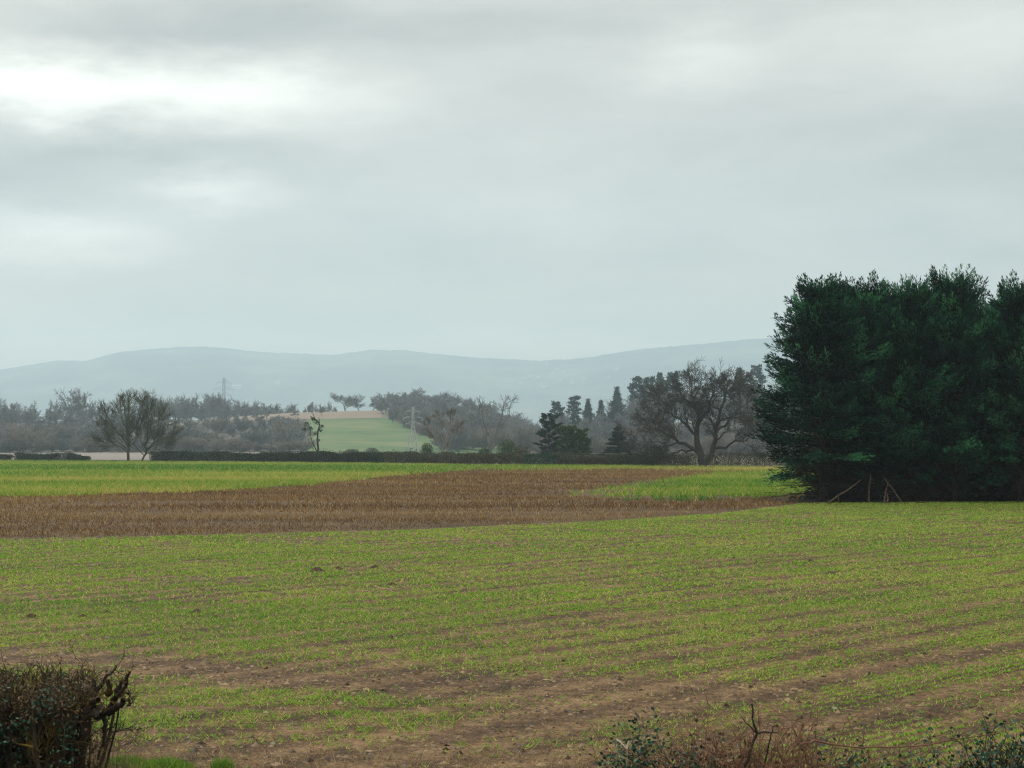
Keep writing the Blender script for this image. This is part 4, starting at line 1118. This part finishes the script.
canes('ivy_bush', 622, 688, 738, 26, 'dark glossy ivy clump left of the brown brambles', 'ivy', 1, 'bark_dark', 'ivy', 1900, .038)
canes('bramble_bush', 676, 806, 720, 330, 'tangle of dry reddish brown bramble canes at the bottom edge', 'bramble', 2, 'cane', 'dryleaf', 500, .045, thick=6)
canes('ivy_bush', 815, 905, 748, 26, 'low ivy patch under the long bramble cane', 'ivy', 3, 'bark_dark', 'ivy', 1500, .036)
canes('ivy_bush', 905, 968, 751, 22, 'ivy patch left of the dark corner hedge', 'ivy', 4, 'bark_dark', 'ivy', 1200, .036)
canes('bramble_bush', 800, 980, 752, 110, 'low brown bramble stems beneath the ivy patches', 'bramble', 5, 'cane', 'dryleaf', 500, .04)
canes('hedge', 978, 1130, 740, 260, 'dark twiggy hedge end in the bottom right corner', 'hedge', 6, 'bark_dark', 'ivy', 3200, .04, arch=.4, r=.008)
canes('bramble_bush', 560, 640, 772, 30, 'short dry canes at the bottom edge left of the ivy', 'bramble', 7, 'cane', 'dryleaf', 160, .04)
# forked bare stem
S = []; rs = random.Random(9); Y = 12.9
for path, r0, r1 in [([(742, 900), (741, 800), (746, 765), (752, 745), (757, 733), (752, 720), (752, 704)], .016, .007), ([(757, 733), (766, 732), (778, 733)], .008, .004), ([(757, 733), (748, 725), (741, 716)], .007, .003),
                     ([(760, 900), (761, 790), (766, 755), (770, 738), (773, 726)], .011, .004)]:
    S += pathsegs(lpath(path, Y, 0, rs, .008), r0, r1)
b = S[0][0].copy(); V, F = tubes([(p - b, q - b, c, d) for p, q, c, d in S], 6)
o = mesh_np('bare_sapling', V, F, M['bark_dark'], smooth=True); o.location = tuple(b); tag(o, 'dark forked bare sapling standing up out of the brambles', 'sapling')
S = pathsegs(lpath([(792, 800), (800, 745), (815, 741), (850, 747), (890, 748), (930, 744), (968, 738), (1000, 733)], 12.9, 0, rs, .006), .009, .004)
b = S[0][0].copy(); V, F = tubes([(p - b, q - b, c, d) for p, q, c, d in S], 6)
o = mesh_np('bramble_cane', V, F, M['cane'], smooth=True); o.location = tuple(b); tag(o, 'single long arching bramble cane above the ivy patches', 'bramble')
S = pathsegs(lpath([(616, 739), (622, 744), (627, 749), (629, 741)], 12.9, 0, rs, .003), .007, .008) + pathsegs(lpath([(627, 749), (628, 790), (640, 900)], 12.9, .6, rs, .003), .005, .005)
b = S[-1][1].copy(); V, F = tubes([(p - b, q - b, c, d) for p, q, c, d in S], 6)
o = mesh_np('bleached_stick', V, F, M['bleached'], smooth=True); o.location = tuple(b); tag(o, 'bleached forked stick at the left edge of the ivy clump', 'stick')

# ------------------------------------------------------------------ air
bm_v = [(x, y, z) for z in (-4.5, 700) for (x, y) in ((-13200, -170), (13200, -170), (13200, 10600), (-13200, 10600))]
me = bpy.data.meshes.new('haze'); me.from_pydata(bm_v, [], [(3, 2, 1, 0), (4, 5, 6, 7), (0, 1, 5, 4), (1, 2, 6, 5), (2, 3, 7, 6), (3, 0, 4, 7)])
hz = bpy.data.objects.new('haze', me); COL.objects.link(hz); hz['kind'] = 'stuff'; tag(hz, 'thin pale blue haze over the fields and hills', 'haze')
m = bpy.data.materials.new('haze'); m.use_nodes = True; m.node_tree.nodes.clear(); t = NT(m.node_tree)
out = t.n('ShaderNodeOutputMaterial'); pv = t.n('ShaderNodeVolumePrincipled')
pv.inputs['Color'].default_value = (.585, .75, .86, 1); pv.inputs['Density'].default_value = .000185; pv.inputs['Anisotropy'].default_value = .35
t.L.new(pv.outputs[0], out.inputs['Volume']); me.materials.append(m)

# ------------------------------------------------------------------ sky, sun, camera
SUN_EL, SUN_AZ = R(32), R(-22)     # azimuth from +Y, negative = left
w = bpy.data.worlds.new('World'); sc.world = w; w.use_nodes = True; w.node_tree.nodes.clear(); t = NT(w.node_tree)
sky = t.n('ShaderNodeTexSky', sky_type='NISHITA', sun_disc=False); sky.sun_elevation = SUN_EL; sky.sun_rotation = SUN_AZ
sky.air_density = 1.0; sky.dust_density = 2.0
tc = t.n('ShaderNodeTexCoord').outputs['Generated']
sp = t.n('ShaderNodeSeparateXYZ'); t.L.new(tc, sp.inputs[0]); X, Y_, Z = sp.outputs
el = t.math('ARCSINE', t.math('MINIMUM', t.math('MAXIMUM', Z, -.999), .999)); az = t.math('ARCTAN2', X, Y_)
cv = t.n('ShaderNodeCombineXYZ'); t.L.new(t.math('MULTIPLY', az, 1.0), cv.inputs[0]); t.L.new(t.math('MULTIPLY', el, 3.0), cv.inputs[1])
warp = t.noise(cv.outputs[0], 7., 4, .55); warp2 = t.noise(cv.outputs[0], 16., 4, .55)
azw = t.math('ADD', az, t.math('MULTIPLY', t.math('SUBTRACT', warp, .5), .11)); elw = t.math('ADD', el, t.math('MULTIPLY', t.math('SUBTRACT', warp2, .5), .035))
def azel(px_, py_):
    d = unit(np.array(ray(px_, py_))); return math.atan2(d[0], d[1]), math.asin(d[2])
tot = None
for px_, py_, wx, wy, amp in [(145, 93, 200, 30, .72), (10, 88, 90, 20, .3), (215, 188, 58, 18, .38), (55, 238, 110, 27, .45), (-150, 180, 90, 50, .3), (700, 60, 60, 34, .22), (1010, 215, 70, 26, .14), (690, 215, 160, 24, .05),
                              (120, 150, 110, 20, -.12), (-20, 180, 120, 26, -.12), (330, 22, 330, 22, -.1), (900, 45, 260, 52, .22), (120, 30, 160, 18, -.1), (600, 260, 420, 30, -.05), (520, 345, 260, 12, .12), (300, 340, 240, 14, .06)]:
    a0, e0 = azel(px_, py_)
    q = t.math('ADD', t.math('POWER', t.math('DIVIDE', t.math('SUBTRACT', azw, a0), wx / FPX), 2.0), t.math('POWER', t.math('DIVIDE', t.math('SUBTRACT', elw, e0), wy / FPX), 2.0))
    g = t.math('MULTIPLY', t.math('EXPONENT', t.math('MULTIPLY', q, -1.0)), amp)
    tot = g if tot is None else t.math('ADD', tot, g)
low = t.noise(cv.outputs[0], 3.2, 5, .5, .4); mid = t.noise(cv.outputs[0], 9., 4, .5)
val = t.math('ADD', .605, t.math('MULTIPLY', t.math('SUBTRACT', low, .5), .75))
val = t.math('ADD', val, t.math('MULTIPLY', t.math('SUBTRACT', mid, .5), .28))
val = t.math('ADD', val, tot)
up = t.math('POWER', t.math('MAXIMUM', t.math('MULTIPLY', t.math('SUBTRACT', Z, .27), 1.45), 0.0), 1.0)
val = t.math('ADD', val, t.math('MULTIPLY', up, 2.1))                         # overcast: brighter towards the zenith
ccol = t.ramp(t.math('MULTIPLY', val, .5), [(.22, (.975, .98, .905)), (.35, (1.0, .975, .88)), (.5, (1.0, .975, .89))])
vm = t.n('ShaderNodeVectorMath', operation='SCALE'); t.L.new(ccol, vm.inputs[0]); t.L.new(t.math('MULTIPLY', val, 10.), vm.inputs['Scale'])
warm = t.mix(t.mapr(el, .02, .13, .85, 0.), (1., 1., 1.), (1.3, .97, .6))      # warmer light low down under the cloud sheet
wm = t.n('ShaderNodeVectorMath', operation='MULTIPLY'); t.L.new(vm.outputs[0], wm.inputs[0]); t.L.new(warm, wm.inputs[1]); vm = wm
mx = t.mix(.97, sky.outputs[0], vm.outputs[0])
bg = t.n('ShaderNodeBackground'); bg.inputs[1].default_value = .1; t.L.new(mx, bg.inputs[0])
wo = t.n('ShaderNodeOutputWorld'); t.L.new(bg.outputs[0], wo.inputs[0])

sl = bpy.data.lights.new('sun', 'SUN'); sl.energy = 1.5; sl.angle = R(14); sl.color = (1, .96, .9)
so = bpy.data.objects.new('sun', sl); COL.objects.link(so)
sd = Vector((math.sin(SUN_AZ) * math.cos(SUN_EL), math.cos(SUN_AZ) * math.cos(SUN_EL), math.sin(SUN_EL)))
so.rotation_euler = (-sd).to_track_quat('-Z', 'Y').to_euler(); so.location = tuple(sd * 2000)

cd = bpy.data.cameras.new('camera'); cam = bpy.data.objects.new('camera', cd); COL.objects.link(cam)
cam.location = (0, 0, CAM_H); cam.rotation_euler = (math.pi / 2 + PITCH, 0, 0)
cd.sensor_width = 36.0; cd.lens = 36.0 * FPX / 1024.0; cd.clip_start = .1; cd.clip_end = 30000
cd.dof.use_dof = True; cd.dof.focus_distance = 110.0; cd.dof.aperture_fstop = 9.0
sc.camera = cam

sc.render.engine = 'CYCLES'
cy = sc.cycles
cy.volume_bounces = 2; cy.max_bounces = 6; cy.diffuse_bounces = 3; cy.transmission_bounces = 3; cy.glossy_bounces = 2; cy.transparent_max_bounces = 6
cy.use_denoising = True; cy.caustics_reflective = False; cy.caustics_refractive = False
try: cy.denoising_prefilter = 'NONE'; cy.denoiser = 'OPENIMAGEDENOISE'
except Exception: pass
cy.filter_width = 1.2
sc.view_settings.view_transform = 'Standard'; sc.view_settings.look = 'None'
sc.view_settings.exposure = 0.0; sc.view_settings.gamma = 1.0
sc.view_settings.use_curve_mapping = False
